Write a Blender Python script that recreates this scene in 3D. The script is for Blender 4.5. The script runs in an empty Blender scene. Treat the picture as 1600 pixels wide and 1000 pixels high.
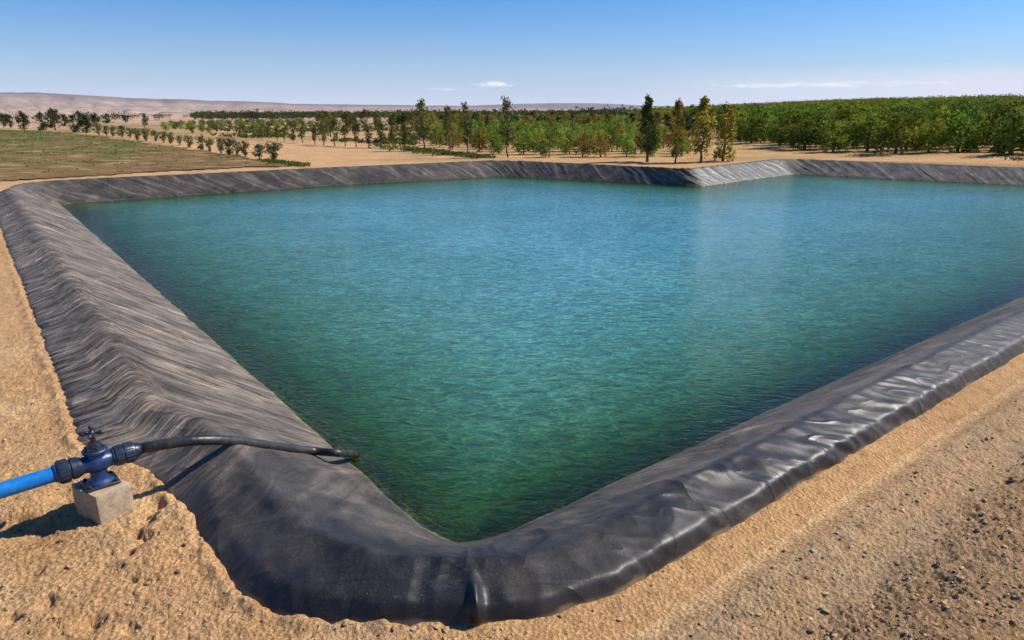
import bpy, bmesh, math, random
import numpy as np
from mathutils import Vector, Matrix

R = math.radians
rng = np.random.default_rng(11)
random.seed(5)
scene = bpy.context.scene
C = scene.collection

# ------------------------------------------------------------------ camera maths
F, HC = 1097.0, 3.0
PITCH = math.atan(332 / F)
CP, SP = math.cos(PITCH), math.sin(PITCH)
ZW = -0.5                       # water level
SUN_AZ = R(14)                  # from +x towards +y
SUN_EL = R(44)


def smooth(a, b, x):
    t = np.clip((np.asarray(x, float) - a) / (b - a), 0, 1)
    return t * t * (3 - 2 * t)


def terrain(x, y):
    x = np.asarray(x, float); y = np.asarray(y, float)
    r = np.hypot(x, y)
    right = 0.028 * np.clip(np.log1p(np.exp(np.clip((x - 13) / 4, -30, 30))) * 4, 0, 170)
    down = -np.interp(r, [0, 110, 600, 4000, 12000], [0, 0, 4, 27, 60]) * (1 - smooth(0.15, 0.5, x / (np.abs(y) + 1)))
    return right + down


def un(px, py, z):
    u = (px - 800) / F; v = (500 - py) / F
    d = (u, CP + v * SP, -SP + v * CP)
    t = (z - HC) / d[2]
    return np.array([d[0] * t, d[1] * t])


def ung(px, py, dz=0.0):
    z = 0.0
    for _ in range(12):
        p = un(px, py, min(z, HC - .3) + dz)
        z = float(terrain(p[0], p[1]))
    return np.array([p[0], p[1], z])


def proj(x, y, z):
    x = np.asarray(x, float); y = np.asarray(y, float); z = np.asarray(z, float)
    w = y * CP - (z - HC) * SP
    v = y * SP + (z - HC) * CP
    return 800 + F * x / w, 500 - F * v / w


# ------------------------------------------------------------------ noise
_perm = rng.permutation(512)
_perm = np.concatenate([_perm, _perm, _perm])
_ga = rng.uniform(0, 2 * np.pi, 512)
_gx, _gy = np.cos(_ga), np.sin(_ga)


def pn(x, y, seed=0):
    x = np.asarray(x, float) + seed * 17.31; y = np.asarray(y, float) + seed * 9.77
    xi = np.floor(x).astype(int); yi = np.floor(y).astype(int)
    xf = x - xi; yf = y - yi
    u = xf ** 3 * (xf * (xf * 6 - 15) + 10); v = yf ** 3 * (yf * (yf * 6 - 15) + 10)

    def g(ix, iy, dx, dy):
        h = _perm[(_perm[ix & 511] + iy) & 511]
        return _gx[h] * dx + _gy[h] * dy
    a = g(xi, yi, xf, yf); b = g(xi + 1, yi, xf - 1, yf)
    c = g(xi, yi + 1, xf, yf - 1); d = g(xi + 1, yi + 1, xf - 1, yf - 1)
    return ((a + (b - a) * u) * (1 - v) + (c + (d - c) * u) * v) * 1.5


def fbm(x, y, o=4, seed=0, gain=.5):
    s = 0; a = 1; t = 0
    for i in range(o):
        s = s + a * pn(x * 2 ** i, y * 2 ** i, seed + i); t += a; a *= gain
    return s / t


# ------------------------------------------------------------------ mesh / object helpers
def np_mesh(name, V, Fc, smooth_=True, mat=None, col=None):
    V = np.asarray(V, np.float32); Fc = np.asarray(Fc, np.int32)
    me = bpy.data.meshes.new(name)
    n, k = Fc.shape
    me.vertices.add(len(V)); me.vertices.foreach_set('co', V.ravel())
    me.loops.add(n * k); me.loops.foreach_set('vertex_index', Fc.ravel())
    me.polygons.add(n); me.polygons.foreach_set('loop_start', np.arange(0, n * k, k, dtype=np.int32))
    me.update(calc_edges=True)
    me.polygons.foreach_set('use_smooth', np.full(n, smooth_, dtype=bool))
    if col is not None:
        at = me.color_attributes.new('Col', 'FLOAT_COLOR', 'POINT')
        c4 = np.ones((len(V), 4), np.float32); c4[:, :3] = col
        at.data.foreach_set('color', c4.ravel())
    if mat: me.materials.append(mat)
    return me


def link(name, me, parent=None, loc=None):
    o = bpy.data.objects.new(name, me); C.objects.link(o)
    if parent: o.parent = parent
    if loc is not None: o.location = loc
    return o


def tag(o, label=None, cat=None, group=None, kind=None):
    if label: o['label'] = label
    if cat: o['category'] = cat
    if group: o['group'] = group
    if kind: o['kind'] = kind
    return o


def grid_faces(nr, nc, wrap=False):
    i, j = np.meshgrid(np.arange(nr - 1), np.arange(nc if wrap else nc - 1), indexing='ij')
    j2 = (j + 1) % nc
    return np.stack([i * nc + j, i * nc + j2, (i + 1) * nc + j2, (i + 1) * nc + j], -1).reshape(-1, 4)


def tube(path, rad, n=16, cap=True):
    """tube of varying radius round a 3d path -> verts, quads"""
    P = np.asarray(path, float); m = len(P)
    rad = np.broadcast_to(np.asarray(rad, float), (m,))
    T = np.gradient(P, axis=0); T /= np.linalg.norm(T, axis=1)[:, None] + 1e-12
    ref = np.array([0, 0, 1.0]) if abs(T[0, 2]) < .9 else np.array([1.0, 0, 0])
    V = []
    for k in range(m):
        a = np.cross(T[k], ref)
        if np.linalg.norm(a) < 1e-6: a = np.cross(T[k], [0, 1, 0])
        a /= np.linalg.norm(a); b = np.cross(a, T[k]); ref = b
        th = np.arange(n) * 2 * np.pi / n
        V.append(P[k] + rad[k] * (np.cos(th)[:, None] * a + np.sin(th)[:, None] * b))
    V = np.concatenate(V)
    Fq = grid_faces(m, n, True)
    if cap:
        V = np.concatenate([V, P[:1], P[-1:]])
        j = np.arange(n); c0, c1 = m * n, m * n + 1
        f0 = np.stack([(j + 1) % n, j, np.full(n, c0), np.full(n, c0)], 1)
        f1 = np.stack([(m - 1) * n + j, (m - 1) * n + (j + 1) % n, np.full(n, c1), np.full(n, c1)], 1)
        caps = np.concatenate([f0, f1])
        return V, Fq, caps
    return V, Fq, np.zeros((0, 4), int)


class MB:
    """collects pieces (quads / triangles) into one mesh"""
    def __init__(s): s.bm = bmesh.new()

    def raw(s, V, Fq, caps=None, sm=True):
        vs = [s.bm.verts.new(v) for v in V]
        for f in Fq:
            q = []
            for i in f:
                if vs[i] not in q: q.append(vs[i])
            try: s.bm.faces.new(q).smooth = sm
            except ValueError: pass
        if caps is not None:
            for f in caps:
                q = []
                for i in f:
                    if vs[i] not in q: q.append(vs[i])
                try: s.bm.faces.new(q).smooth = False
                except ValueError: pass
        return s

    def tube(s, path, rad, n=16): return s.raw(*tube(path, rad, n))

    def lathe(s, org, axis, prof, n=28):
        """prof: list of (t along axis, radius)"""
        a = np.asarray(axis, float); a = a / np.linalg.norm(a); o = np.asarray(org, float)
        ref = np.array([0, 0, 1.0]) if abs(a[2]) < .9 else np.array([1.0, 0, 0])
        e1 = np.cross(a, ref); e1 /= np.linalg.norm(e1); e2 = np.cross(e1, a)
        th = np.arange(n) * 2 * np.pi / n
        V = np.concatenate([o + t * a + r * (np.cos(th)[:, None] * e1 + np.sin(th)[:, None] * e2) for t, r in prof])
        m = len(prof)
        s.raw(V, grid_faces(m, n, True))
        return s

    def box(s, c, ax, half, bev=0.0, seg=2):
        """oriented box: centre, 3 axes (rows), half sizes"""
        b = bmesh.new(); bmesh.ops.create_cube(b, size=2)
        if bev > 0:
            for v in b.verts: v.co = Vector(v.co[i] * half[i] for i in range(3))
            bmesh.ops.bevel(b, geom=b.edges[:], offset=bev, segments=seg, affect='EDGES', profile=.5)
        else:
            for v in b.verts: v.co = Vector(v.co[i] * half[i] for i in range(3))
        A = [Vector(x) for x in ax]; cc = Vector(c)
        idx = {}
        for v in b.verts:
            idx[v] = s.bm.verts.new(cc + A[0] * v.co.x + A[1] * v.co.y + A[2] * v.co.z)
        for f in b.faces:
            s.bm.faces.new([idx[v] for v in f.verts]).smooth = False
        b.free(); return s

    def ball(s, c, r, sc=(1, 1, 1), n=12):
        prof = [(-math.cos(k * math.pi / n), max(1e-4, math.sin(k * math.pi / n))) for k in range(n + 1)]
        th = np.arange(n * 2) * np.pi / n
        V = np.concatenate([np.stack([q * np.cos(th) * r * sc[0] + c[0], q * np.sin(th) * r * sc[1] + c[1], np.full(len(th), t * r * sc[2] + c[2])], 1) for t, q in prof])
        return s.raw(V, grid_faces(n + 1, 2 * n, True))

    def build(s, name, mat, parent=None):
        bmesh.ops.recalc_face_normals(s.bm, faces=s.bm.faces[:])
        me = bpy.data.meshes.new(name); s.bm.to_mesh(me); s.bm.free()
        me.set_sharp_from_angle(angle=R(32))
        me.materials.append(mat)
        return link(name, me, parent)


# ------------------------------------------------------------------ materials
def mat_new(name):
    m = bpy.data.materials.new(name); m.use_nodes = True
    nt = m.node_tree; b = nt.nodes['Principled BSDF']
    return m, nt, b


def nd(nt, typ, **kw):
    n = nt.nodes.new(typ)
    for k, v in kw.items():
        if k.startswith('i_'): n.inputs[k[2:].replace('_', ' ')].default_value = v
        else: setattr(n, k, v)
    return n


def noise(nt, vec, scale, detail=4, rough=.55, dist=0.0):
    n = nd(nt, 'ShaderNodeTexNoise'); n.inputs['Scale'].default_value = scale
    n.inputs['Detail'].default_value = detail; n.inputs['Roughness'].default_value = rough
    n.inputs['Distortion'].default_value = dist
    if vec is not None: nt.links.new(vec, n.inputs['Vector'])
    return n


def ramp(nt, fac, stops):
    r = nd(nt, 'ShaderNodeValToRGB'); e = r.color_ramp.elements
    while len(e) < len(stops): e.new(.5)
    for k, (p, c) in enumerate(stops):
        e[k].position = p; e[k].color = (*c, 1) if len(c) == 3 else c
    nt.links.new(fac, r.inputs[0]); return r


def mixc(nt, fac, a, b, mode='MIX'):
    m = nd(nt, 'ShaderNodeMix', data_type='RGBA', blend_type=mode)
    for sock, v in ((m.inputs[0], fac), (m.inputs[6], a), (m.inputs[7], b)):
        if hasattr(v, 'links'): nt.links.new(v, sock)
        else: sock.default_value = v if not isinstance(v, tuple) or len(v) == 4 else (*v, 1)
    return m.outputs[2]


def mapping(nt, scale=(1, 1, 1), rot=(0, 0, 0), coord='Object'):
    tc = nd(nt, 'ShaderNodeTexCoord'); mp = nd(nt, 'ShaderNodeMapping')
    mp.inputs['Scale'].default_value = scale; mp.inputs['Rotation'].default_value = rot
    nt.links.new(tc.outputs[coord], mp.inputs['Vector']); return mp.outputs[0]


def bump(nt, h, strength, dist, prev=None):
    b = nd(nt, 'ShaderNodeBump'); b.inputs['Strength'].default_value = strength; b.inputs['Distance'].default_value = dist
    nt.links.new(h, b.inputs['Height'])
    if prev is not None: nt.links.new(prev, b.inputs['Normal'])
    return b.outputs[0]


def gray(nt, fac, lo, hi, a=0.0, b=1.0):
    m = nd(nt, 'ShaderNodeMapRange'); m.inputs[1].default_value = lo; m.inputs[2].default_value = hi
    m.inputs[3].default_value = a; m.inputs[4].default_value = b
    nt.links.new(fac, m.inputs[0]); return m.outputs[0]


def attr(nt, name='Col'):
    a = nd(nt, 'ShaderNodeAttribute'); a.attribute_name = name; return a


def m_ground():
    m, nt, b = mat_new('earth')
    v = mapping(nt)
    c = attr(nt).outputs['Color']
    n1 = noise(nt, v, 9, 6, .65); n2 = noise(nt, v, 55, 5, .7); n3 = noise(nt, v, .5, 4, .6)
    k1 = ramp(nt, n1.outputs[0], [(.3, (.72, .69, .66)), (.52, (1, 1, 1)), (.72, (1.16, 1.13, 1.08))]).outputs[0]
    k2 = ramp(nt, n2.outputs[0], [(.30, (.30, .22, .15)), (.39, (.74, .68, .62)), (.46, (1, 1, 1)), (.7, (1.12, 1.1, 1.08))]).outputs[0]
    k3 = ramp(nt, n3.outputs[0], [(.3, (.88, .86, .85)), (.7, (1.08, 1.06, 1.03))]).outputs[0]
    c = mixc(nt, 1.0, c, k1, 'MULTIPLY'); c = mixc(nt, 1.0, c, k2, 'MULTIPLY'); c = mixc(nt, 1.0, c, k3, 'MULTIPLY')
    nt.links.new(c, b.inputs['Base Color'])
    b.inputs['Roughness'].default_value = .95; b.inputs['Specular IOR Level'].default_value = .15
    vo = nd(nt, 'ShaderNodeTexVoronoi'); vo.inputs['Scale'].default_value = 38; vo.inputs['Randomness'].default_value = 1
    wv = mixc(nt, .06, v, n2.outputs['Color']); nt.links.new(wv, vo.inputs['Vector'])
    vo2 = nd(nt, 'ShaderNodeTexVoronoi'); vo2.inputs['Scale'].default_value = 90; nt.links.new(v, vo2.inputs['Vector'])
    h = bump(nt, n1.outputs[0], .7, .02); h = bump(nt, vo.outputs['Distance'], .75, .016, h); h = bump(nt, vo2.outputs['Distance'], .5, .006, h); h = bump(nt, n2.outputs[0], .8, .008, h)
    nt.links.new(h, b.inputs['Normal'])
    return m


def m_liner():
    m, nt, b = mat_new('geomembrane')
    # uv: x = metres along the bank (skewed with the slope), y = metres across
    uv = nd(nt, 'ShaderNodeUVMap'); uv.uv_map = 'bank'

    def mp(sx, sy, rot=0):
        k = nd(nt, 'ShaderNodeMapping'); k.inputs['Scale'].default_value = (sx, sy, 1); k.inputs['Rotation'].default_value = (0, 0, rot)
        nt.links.new(uv.outputs[0], k.inputs['Vector']); return k.outputs[0]
    o = mapping(nt)
    streak = noise(nt, mp(7, .45, 0), 1, 6, .66, .5)
    streak2 = noise(nt, mp(24, 1.1, 0), 1, 5, .65, .6)
    blot = noise(nt, o, 1.7, 7, .68, .5)
    fine = noise(nt, o, 42, 5, .72)
    aux = attr(nt, 'Aux'); sx = nd(nt, 'ShaderNodeSeparateColor'); nt.links.new(aux.outputs['Color'], sx.inputs[0])
    a = attr(nt); sep = nd(nt, 'ShaderNodeSeparateColor'); nt.links.new(a.outputs['Color'], sep.inputs[0])
    # weathering: clean black plastic to pale dusty grey
    c = mixc(nt, sep.outputs[0], (.0095, .0092, .0105, 1), (.235, .203, .172, 1))
    st = ramp(nt, streak.outputs[0], [(.32, (.42, .42, .44)), (.46, (.86, .86, .87)), (.56, (1.10, 1.07, 1.04)), (.68, (1.9, 1.72, 1.50))]).outputs[0]
    s2 = ramp(nt, streak2.outputs[0], [(.34, (.50, .50, .52)), (.47, (.95, .95, .95)), (.66, (1.40, 1.36, 1.30))]).outputs[0]
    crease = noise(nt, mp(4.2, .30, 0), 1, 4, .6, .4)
    cr = ramp(nt, crease.outputs[0], [(.455, (1, 1, 1)), (.49, (.24, .24, .25)), (.507, (1.5, 1.42, 1.32)), (.54, (1, 1, 1))]).outputs[0]  # crease shade and its highlight painted into the colour as thin lines
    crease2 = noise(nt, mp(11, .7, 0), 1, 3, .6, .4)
    cr2 = ramp(nt, crease2.outputs[0], [(.44, (1, 1, 1)), (.485, (.38, .38, .39)), (.512, (1.35, 1.3, 1.22)), (.56, (1, 1, 1))]).outputs[0]  # finer creases, shade and highlight likewise painted in
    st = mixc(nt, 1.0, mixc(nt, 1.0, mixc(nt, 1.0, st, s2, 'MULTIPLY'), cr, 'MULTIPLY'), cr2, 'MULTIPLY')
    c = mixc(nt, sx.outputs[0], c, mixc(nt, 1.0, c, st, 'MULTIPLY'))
    bl = ramp(nt, blot.outputs[0], [(.32, (.62, .62, .64)), (.5, (1, 1, 1)), (.66, (1.5, 1.44, 1.36)), (.78, (2.1, 1.95, 1.75))]).outputs[0]
    s3 = ramp(nt, fine.outputs[0], [(.3, (.74, .74, .74)), (.55, (1, 1, 1)), (.68, (1.25, 1.22, 1.18)), (.78, (1.9, 1.8, 1.65))]).outputs[0]
    c = mixc(nt, 1.0, c, bl, 'MULTIPLY'); c = mixc(nt, 1.0, c, s3, 'MULTIPLY')
    fold = noise(nt, mapping(nt, (1.0, 2.2, 1), (0, 0, R(35))), 1.5, 1.5, .5, .5)
    fr_ = ramp(nt, fold.outputs[0], [(.40, (0, 0, 0)), (.485, (.8, .8, .8)), (.50, (1, 1, 1)), (.515, (.8, .8, .8)), (.60, (0, 0, 0))]).outputs[0]
    scuff = noise(nt, mapping(nt, (1.3, .8, 1), (0, 0, R(-30))), 9, 3, .6, .4)
    sf = ramp(nt, scuff.outputs[0], [(.47, (0, 0, 0)), (.497, (1, 1, 1)), (.52, (0, 0, 0))]).outputs[0]
    spk = noise(nt, o, 130, 2, .5)
    sk_ = ramp(nt, spk.outputs[0], [(.69, (0, 0, 0)), (.74, (1, 1, 1))]).outputs[0]
    gate = gray(nt, blot.outputs[0], .42, .62)
    qs = nd(nt, 'ShaderNodeMath', operation='MULTIPLY'); nt.links.new(sf, qs.inputs[0]); nt.links.new(gate, qs.inputs[1])
    qm = nd(nt, 'ShaderNodeMath', operation='MULTIPLY'); nt.links.new(qs.outputs[0], qm.inputs[0]); qm.inputs[1].default_value = .10
    c = mixc(nt, qm.outputs[0], c, (.20, .18, .165, 1))
    qk = nd(nt, 'ShaderNodeMath', operation='MULTIPLY'); nt.links.new(sk_, qk.inputs[0]); nt.links.new(gate, qk.inputs[1])
    c = mixc(nt, qk.outputs[0], c, (.38, .32, .25, 1))
    dust = mixc(nt, .5, streak.outputs[0], blot.outputs[0])
    alg = noise(nt, mp(7, 7), 1, 5, .7)
    ac = ramp(nt, alg.outputs[0], [(.35, (.05, .05, .02)), (.55, (.16, .145, .06)), (.7, (.48, .44, .24))]).outputs[0]
    c = mixc(nt, sep.outputs[1], c, ac)
    c = mixc(nt, sep.outputs[2], c, mixc(nt, blot.outputs[0], (.27, .18, .10, 1), (.36, .25, .14, 1)))
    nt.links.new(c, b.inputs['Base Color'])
    rq = nd(nt, 'ShaderNodeMath', operation='MULTIPLY_ADD'); nt.links.new(sep.outputs[0], rq.inputs[0]); rq.inputs[1].default_value = .26
    nt.links.new(gray(nt, dust,   .38, .66, .37, .52), rq.inputs[2]); nt.links.new(rq.outputs[0], b.inputs['Roughness'])
    nt.links.new(gray(nt, sep.outputs[0], 0, .32, .38, .13), b.inputs['Specular IOR Level'])
    sb = nd(nt, 'ShaderNodeMath', operation='MULTIPLY'); nt.links.new(streak2.outputs[0], sb.inputs[0]); nt.links.new(sx.outputs[0], sb.inputs[1])
    sb2 = nd(nt, 'ShaderNodeMath', operation='MULTIPLY'); nt.links.new(streak.outputs[0], sb2.inputs[0]); nt.links.new(sx.outputs[0], sb2.inputs[1])
    h = bump(nt, sb2.outputs[0], .8, .05); h = bump(nt, sb.outputs[0], .7, .018, h); h = bump(nt, fr_, .35, .022, h); h = bump(nt, fine.outputs[0], .25, .004, h)
    nt.links.new(h, b.inputs['Normal'])
    return m


def m_water():
    m = bpy.data.materials.new('pond_water'); m.use_nodes = True
    nt = m.node_tree; nt.nodes.clear()
    out = nd(nt, 'ShaderNodeOutputMaterial')
    v1 = mapping(nt, (1.0, 2.5, 1), (0, 0, R(-10)))
    v2 = mapping(nt, (1.0, 2.1, 1), (0, 0, R(14)))
    w0 = noise(nt, v1, 1.1, 3, .5, .5); w1 = noise(nt, v1, 2.9, 2, .45, .7); w2 = noise(nt, v2, 7.6, 2, .5, .6)
    big = noise(nt, mapping(nt), .22, 3, .5)
    amp = gray(nt, big.outputs[0], .35, .65, .8, 1.1)

    def scaled(s, k):
        q = nd(nt, 'ShaderNodeMath', operation='MULTIPLY'); nt.links.new(s, q.inputs[0]); nt.links.new(amp, q.inputs[1]); return q.outputs[0]
    def crest(sock, k):
        """sharp-crested wavelets: 1 - |2n-1|"""
        a_ = nd(nt, 'ShaderNodeMath', operation='MULTIPLY_ADD'); nt.links.new(sock, a_.inputs[0]); a_.inputs[1].default_value = 2; a_.inputs[2].default_value = -1
        b_ = nd(nt, 'ShaderNodeMath', operation='ABSOLUTE'); nt.links.new(a_.outputs[0], b_.inputs[0])
        c_ = nd(nt, 'ShaderNodeMath', operation='SUBTRACT'); c_.inputs[0].default_value = 1; nt.links.new(b_.outputs[0], c_.inputs[1])
        return c_.outputs[0]
    k1 = scaled(crest(w1.outputs[0], 1), 1); k2 = scaled(crest(w2.outputs[0], 1), 1)
    h = bump(nt, scaled(w0.outputs[0], 1), 1.0, .011)
    h = bump(nt, k1, 1.0, .022, h)
    h = bump(nt, k2, 1.0, .0075, h)
    dep = attr(nt, 'Col'); sep = nd(nt, 'ShaderNodeSeparateColor'); nt.links.new(dep.outputs['Color'], sep.inputs[0])
    bodyn = noise(nt, mapping(nt), .35, 4, .6)
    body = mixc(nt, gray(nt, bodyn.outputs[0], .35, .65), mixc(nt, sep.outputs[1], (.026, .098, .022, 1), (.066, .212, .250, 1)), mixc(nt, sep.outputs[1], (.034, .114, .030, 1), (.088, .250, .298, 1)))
    # crest glow and trough shade of the wavelets, painted into the body colour
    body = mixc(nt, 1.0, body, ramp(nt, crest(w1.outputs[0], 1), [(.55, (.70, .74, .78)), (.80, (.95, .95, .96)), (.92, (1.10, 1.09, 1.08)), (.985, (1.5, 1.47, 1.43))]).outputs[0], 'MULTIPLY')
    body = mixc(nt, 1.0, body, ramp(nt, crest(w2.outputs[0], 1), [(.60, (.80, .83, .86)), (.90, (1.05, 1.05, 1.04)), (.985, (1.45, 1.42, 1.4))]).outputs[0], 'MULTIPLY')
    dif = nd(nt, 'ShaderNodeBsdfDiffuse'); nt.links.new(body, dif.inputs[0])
    hs = bump(nt, k1, 1.0, .022); hs = bump(nt, k2, 1.0, .007, hs); nt.links.new(hs, dif.inputs['Normal'])
    tr = nd(nt, 'ShaderNodeBsdfTransparent'); tr.inputs[0].default_value = (.50, .66, .42, 1)
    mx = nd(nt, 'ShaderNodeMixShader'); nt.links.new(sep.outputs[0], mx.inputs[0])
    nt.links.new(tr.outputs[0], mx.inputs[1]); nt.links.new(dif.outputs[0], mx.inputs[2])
    gl = nd(nt, 'ShaderNodeBsdfGlossy'); gl.inputs['Roughness'].default_value = .06
    nt.links.new(h, gl.inputs['Normal'])
    fr = nd(nt, 'ShaderNodeFresnel'); fr.inputs[0].default_value = 1.33; nt.links.new(h, fr.inputs['Normal'])
    mm = nd(nt, 'ShaderNodeMixShader'); nt.links.new(fr.outputs[0], mm.inputs[0])
    nt.links.new(mx.outputs[0], mm.inputs[1]); nt.links.new(gl.outputs[0], mm.inputs[2])
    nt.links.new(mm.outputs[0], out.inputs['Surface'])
    return m


def m_leaf(name, c0, c1, var=.25, trans=.25):
    m = bpy.data.materials.new(name); m.use_nodes = True
    nt = m.node_tree; nt.nodes.clear(); out = nd(nt, 'ShaderNodeOutputMaterial')
    a = attr(nt); sep = nd(nt, 'ShaderNodeSeparateColor'); nt.links.new(a.outputs['Color'], sep.inputs[0])
    c = mixc(nt, sep.outputs[0], (*c0, 1), (*c1, 1))
    oi = nd(nt, 'ShaderNodeObjectInfo')
    hs = nd(nt, 'ShaderNodeHueSaturation')
    nt.links.new(gray(nt, oi.outputs['Random'], 0, 1, .5 - var * .12, .5 + var * .08), hs.inputs['Hue'])
    q = nd(nt, 'ShaderNodeMath', operation='FRACT'); q2 = nd(nt, 'ShaderNodeMath', operation='MULTIPLY')
    nt.links.new(oi.outputs['Random'], q2.inputs[0]); q2.inputs[1].default_value = 7.31; nt.links.new(q2.outputs[0], q.inputs[0])
    nt.links.new(gray(nt, q.outputs[0], 0, 1, 1 - var, 1 + var), hs.inputs['Value'])
    nt.links.new(c, hs.inputs['Color'])
    df = nd(nt, 'ShaderNodeBsdfPrincipled'); df.inputs['Roughness'].default_value = .8; df.inputs['Specular IOR Level'].default_value = .1
    nt.links.new(hs.outputs[0], df.inputs['Base Color'])
    tl = nd(nt, 'ShaderNodeBsdfTranslucent'); nt.links.new(mixc(nt, 1.0, hs.outputs[0], (1.2, 1.25, .6, 1), 'MULTIPLY'), tl.inputs[0])
    mx = nd(nt, 'ShaderNodeMixShader'); mx.inputs[0].default_value = trans
    nt.links.new(df.outputs[0], mx.inputs[1]); nt.links.new(tl.outputs[0], mx.inputs[2]); nt.links.new(mx.outputs[0], out.inputs['Surface'])
    return m


def m_plain(name, c0, c1, scale=12, rough=.6, spec=.4, bs=.2, bd=.01, stretch=(1, 1, 1), metal=0, coat=0, r2=None):
    m, nt, b = mat_new(name)
    v = mapping(nt, stretch)
    n = noise(nt, v, scale, 6, .65)
    n2 = noise(nt, v, scale * 6, 4, .65)
    c = ramp(nt, n.outputs[0], [(.35, c0), (.62, c1)]).outputs[0]
    c = mixc(nt, 1.0, c, ramp(nt, n2.outputs[0], [(.3, (.8, .8, .8)), (.7, (1.12, 1.12, 1.12))]).outputs[0], 'MULTIPLY')
    nt.links.new(c, b.inputs['Base Color']); b.inputs['Specular IOR Level'].default_value = spec
    b.inputs['Metallic'].default_value = metal; b.inputs['Coat Weight'].default_value = coat
    nt.links.new(gray(nt, n.outputs[0], .35, .65, rough, r2 if r2 is not None else rough), b.inputs['Roughness'])
    nt.links.new(bump(nt, n2.outputs[0], bs, bd), b.inputs['Normal'])
    return m


def m_attr(name, rough=.95, s1=.6, s2=4, lo=.75, bs=.4, bd=.05):
    """colour from the mesh's own colour attribute, broken up by noise"""
    m, nt, b = mat_new(name); v = mapping(nt); a = attr(nt)
    n = noise(nt, v, s1, 6, .65); n2 = noise(nt, v, s2, 5, .7)
    c = mixc(nt, 1.0, a.outputs['Color'], ramp(nt, n.outputs[0], [(.3, (lo, lo * .98, lo * .97)), (.7, (1.15, 1.14, 1.12))]).outputs[0], 'MULTIPLY')
    c = mixc(nt, 1.0, c, ramp(nt, n2.outputs[0], [(.3, (lo, lo, lo)), (.7, (1.15, 1.15, 1.15))]).outputs[0], 'MULTIPLY')
    nt.links.new(c, b.inputs['Base Color']); b.inputs['Roughness'].default_value = rough; b.inputs['Specular IOR Level'].default_value = .1
    nt.links.new(bump(nt, n2.outputs[0], bs, bd), b.inputs['Normal'])
    return m


M_EARTH = m_ground(); M_LINER = m_liner(); M_WATER = m_water()
M_FIELD = m_attr('field_soil', .95, .7, 5, .72, .6, .06)
M_HILL = m_attr('hill_rock', .95, .004, .02, .8, .5, 6)
M_BARK = m_plain('bark', (.085, .06, .04), (.16, .12, .085), 9, .9, .15, .5, .02, (1, 1, .3))
M_BLUEPIPE = m_plain('blue_pvc', (.004, .135, .42), (.008, .18, .50), 4, .3, .5, .03, .002, r2=.42)
def dirt_on(m, scale, lo, hi, col):
    nt = m.node_tree; b = nt.nodes['Principled BSDF']; l = b.inputs['Base Color'].links[0]; src = l.from_socket
    n = noise(nt, mapping(nt), scale, 6, .7, .4); nt.links.new(mixc(nt, gray(nt, n.outputs[0], lo, hi, 0, .85), src, (*col, 1)), b.inputs['Base Color'])


dirt_on(M_BLUEPIPE, 7, .60, .72, (.20, .13, .07))
M_BLUEIRON = m_plain('blue_coated_iron', (.008, .026, .085), (.012, .045, .15), 18, .3, .5, .2, .004, r2=.5)
M_NAVY = m_plain('dark_navy_plastic', (.010, .018, .036), (.02, .032, .06), 12, .3, .5, .08, .003, r2=.45)
M_IRON = m_plain('dark_iron', (.010, .011, .014), (.03, .03, .034), 20, .38, .5, .25, .004)
M_RUBBER = m_plain('black_hose', (.012, .012, .013), (.035, .033, .031), 10, .38, .5, .12, .004, r2=.55)
M_CONC = m_plain('concrete', (.33, .25, .16), (.46, .36, .25), 16, .93, .1, .6, .006)
M_STONE = m_attr('loose_stone', .95, 8, 40, .8, .4, .01)
M_WALLW = m_plain('white_render', (.62, .58, .52), (.72, .69, .64), .4, .9, .1, .1, .01)
M_ROOFG = m_plain('grey_sheet_roof', (.30, .29, .28), (.4, .39, .37), .5, .6, .3, .1, .01)
M_WOODP = m_plain('pole_wood', (.10, .075, .055), (.16, .12, .09), 4, .9, .1, .3, .01)

dirt_on(M_BLUEIRON, 9, .58, .74, (.16, .11, .07)); dirt_on(M_NAVY, 11, .60, .76, (.14, .10, .07)); dirt_on(M_RUBBER, 6, .56, .74, (.13, .10, .075)); dirt_on(M_CONC, 8, .52, .68, (.24, .17, .10))
L_OLIVE = m_leaf('leaf_olive', (.075, .085, .03), (.21, .20, .08), .25)
L_SLENDER = m_leaf('leaf_slender', (.06, .08, .02), (.18, .17, .05), .3)
L_CITRUS = m_leaf('leaf_citrus', (.09, .15, .022), (.30, .36, .06), .22)
L_ORCH = m_leaf('leaf_orchard', (.055, .105, .014), (.235, .275, .035), .40, .30)
L_RUST = m_leaf('leaf_rust', (.14, .11, .025), (.34, .22, .045), .25)
L_TALLDK = m_leaf('leaf_tall_dark', (.034, .06, .016), (.12, .13, .034), .1)
L_TALLYL = m_leaf('leaf_tall_yellow', (.13, .12, .022), (.52, .38, .06), .1)
L_TALLGN = m_leaf('leaf_tall_thin', (.075, .09, .03), (.22, .21, .07), .15)
L_DARK = m_leaf('leaf_dark', (.020, .035, .012), (.075, .095, .028), .25)
L_GRASS = m_leaf('leaf_grass', (.06, .085, .018), (.19, .17, .05), .1)

# ------------------------------------------------------------------ pond outline: stations (waterline, outer foot)
_lw = lambda t: np.array([-.86, 5.44]) + t * (np.array([-16.96, 26.51]) - np.array([-.86, 5.44]))
NL = np.array([-.793, -.608]); NR = np.array([.622, -.783]); NF = np.array([-.58, .815])
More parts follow.
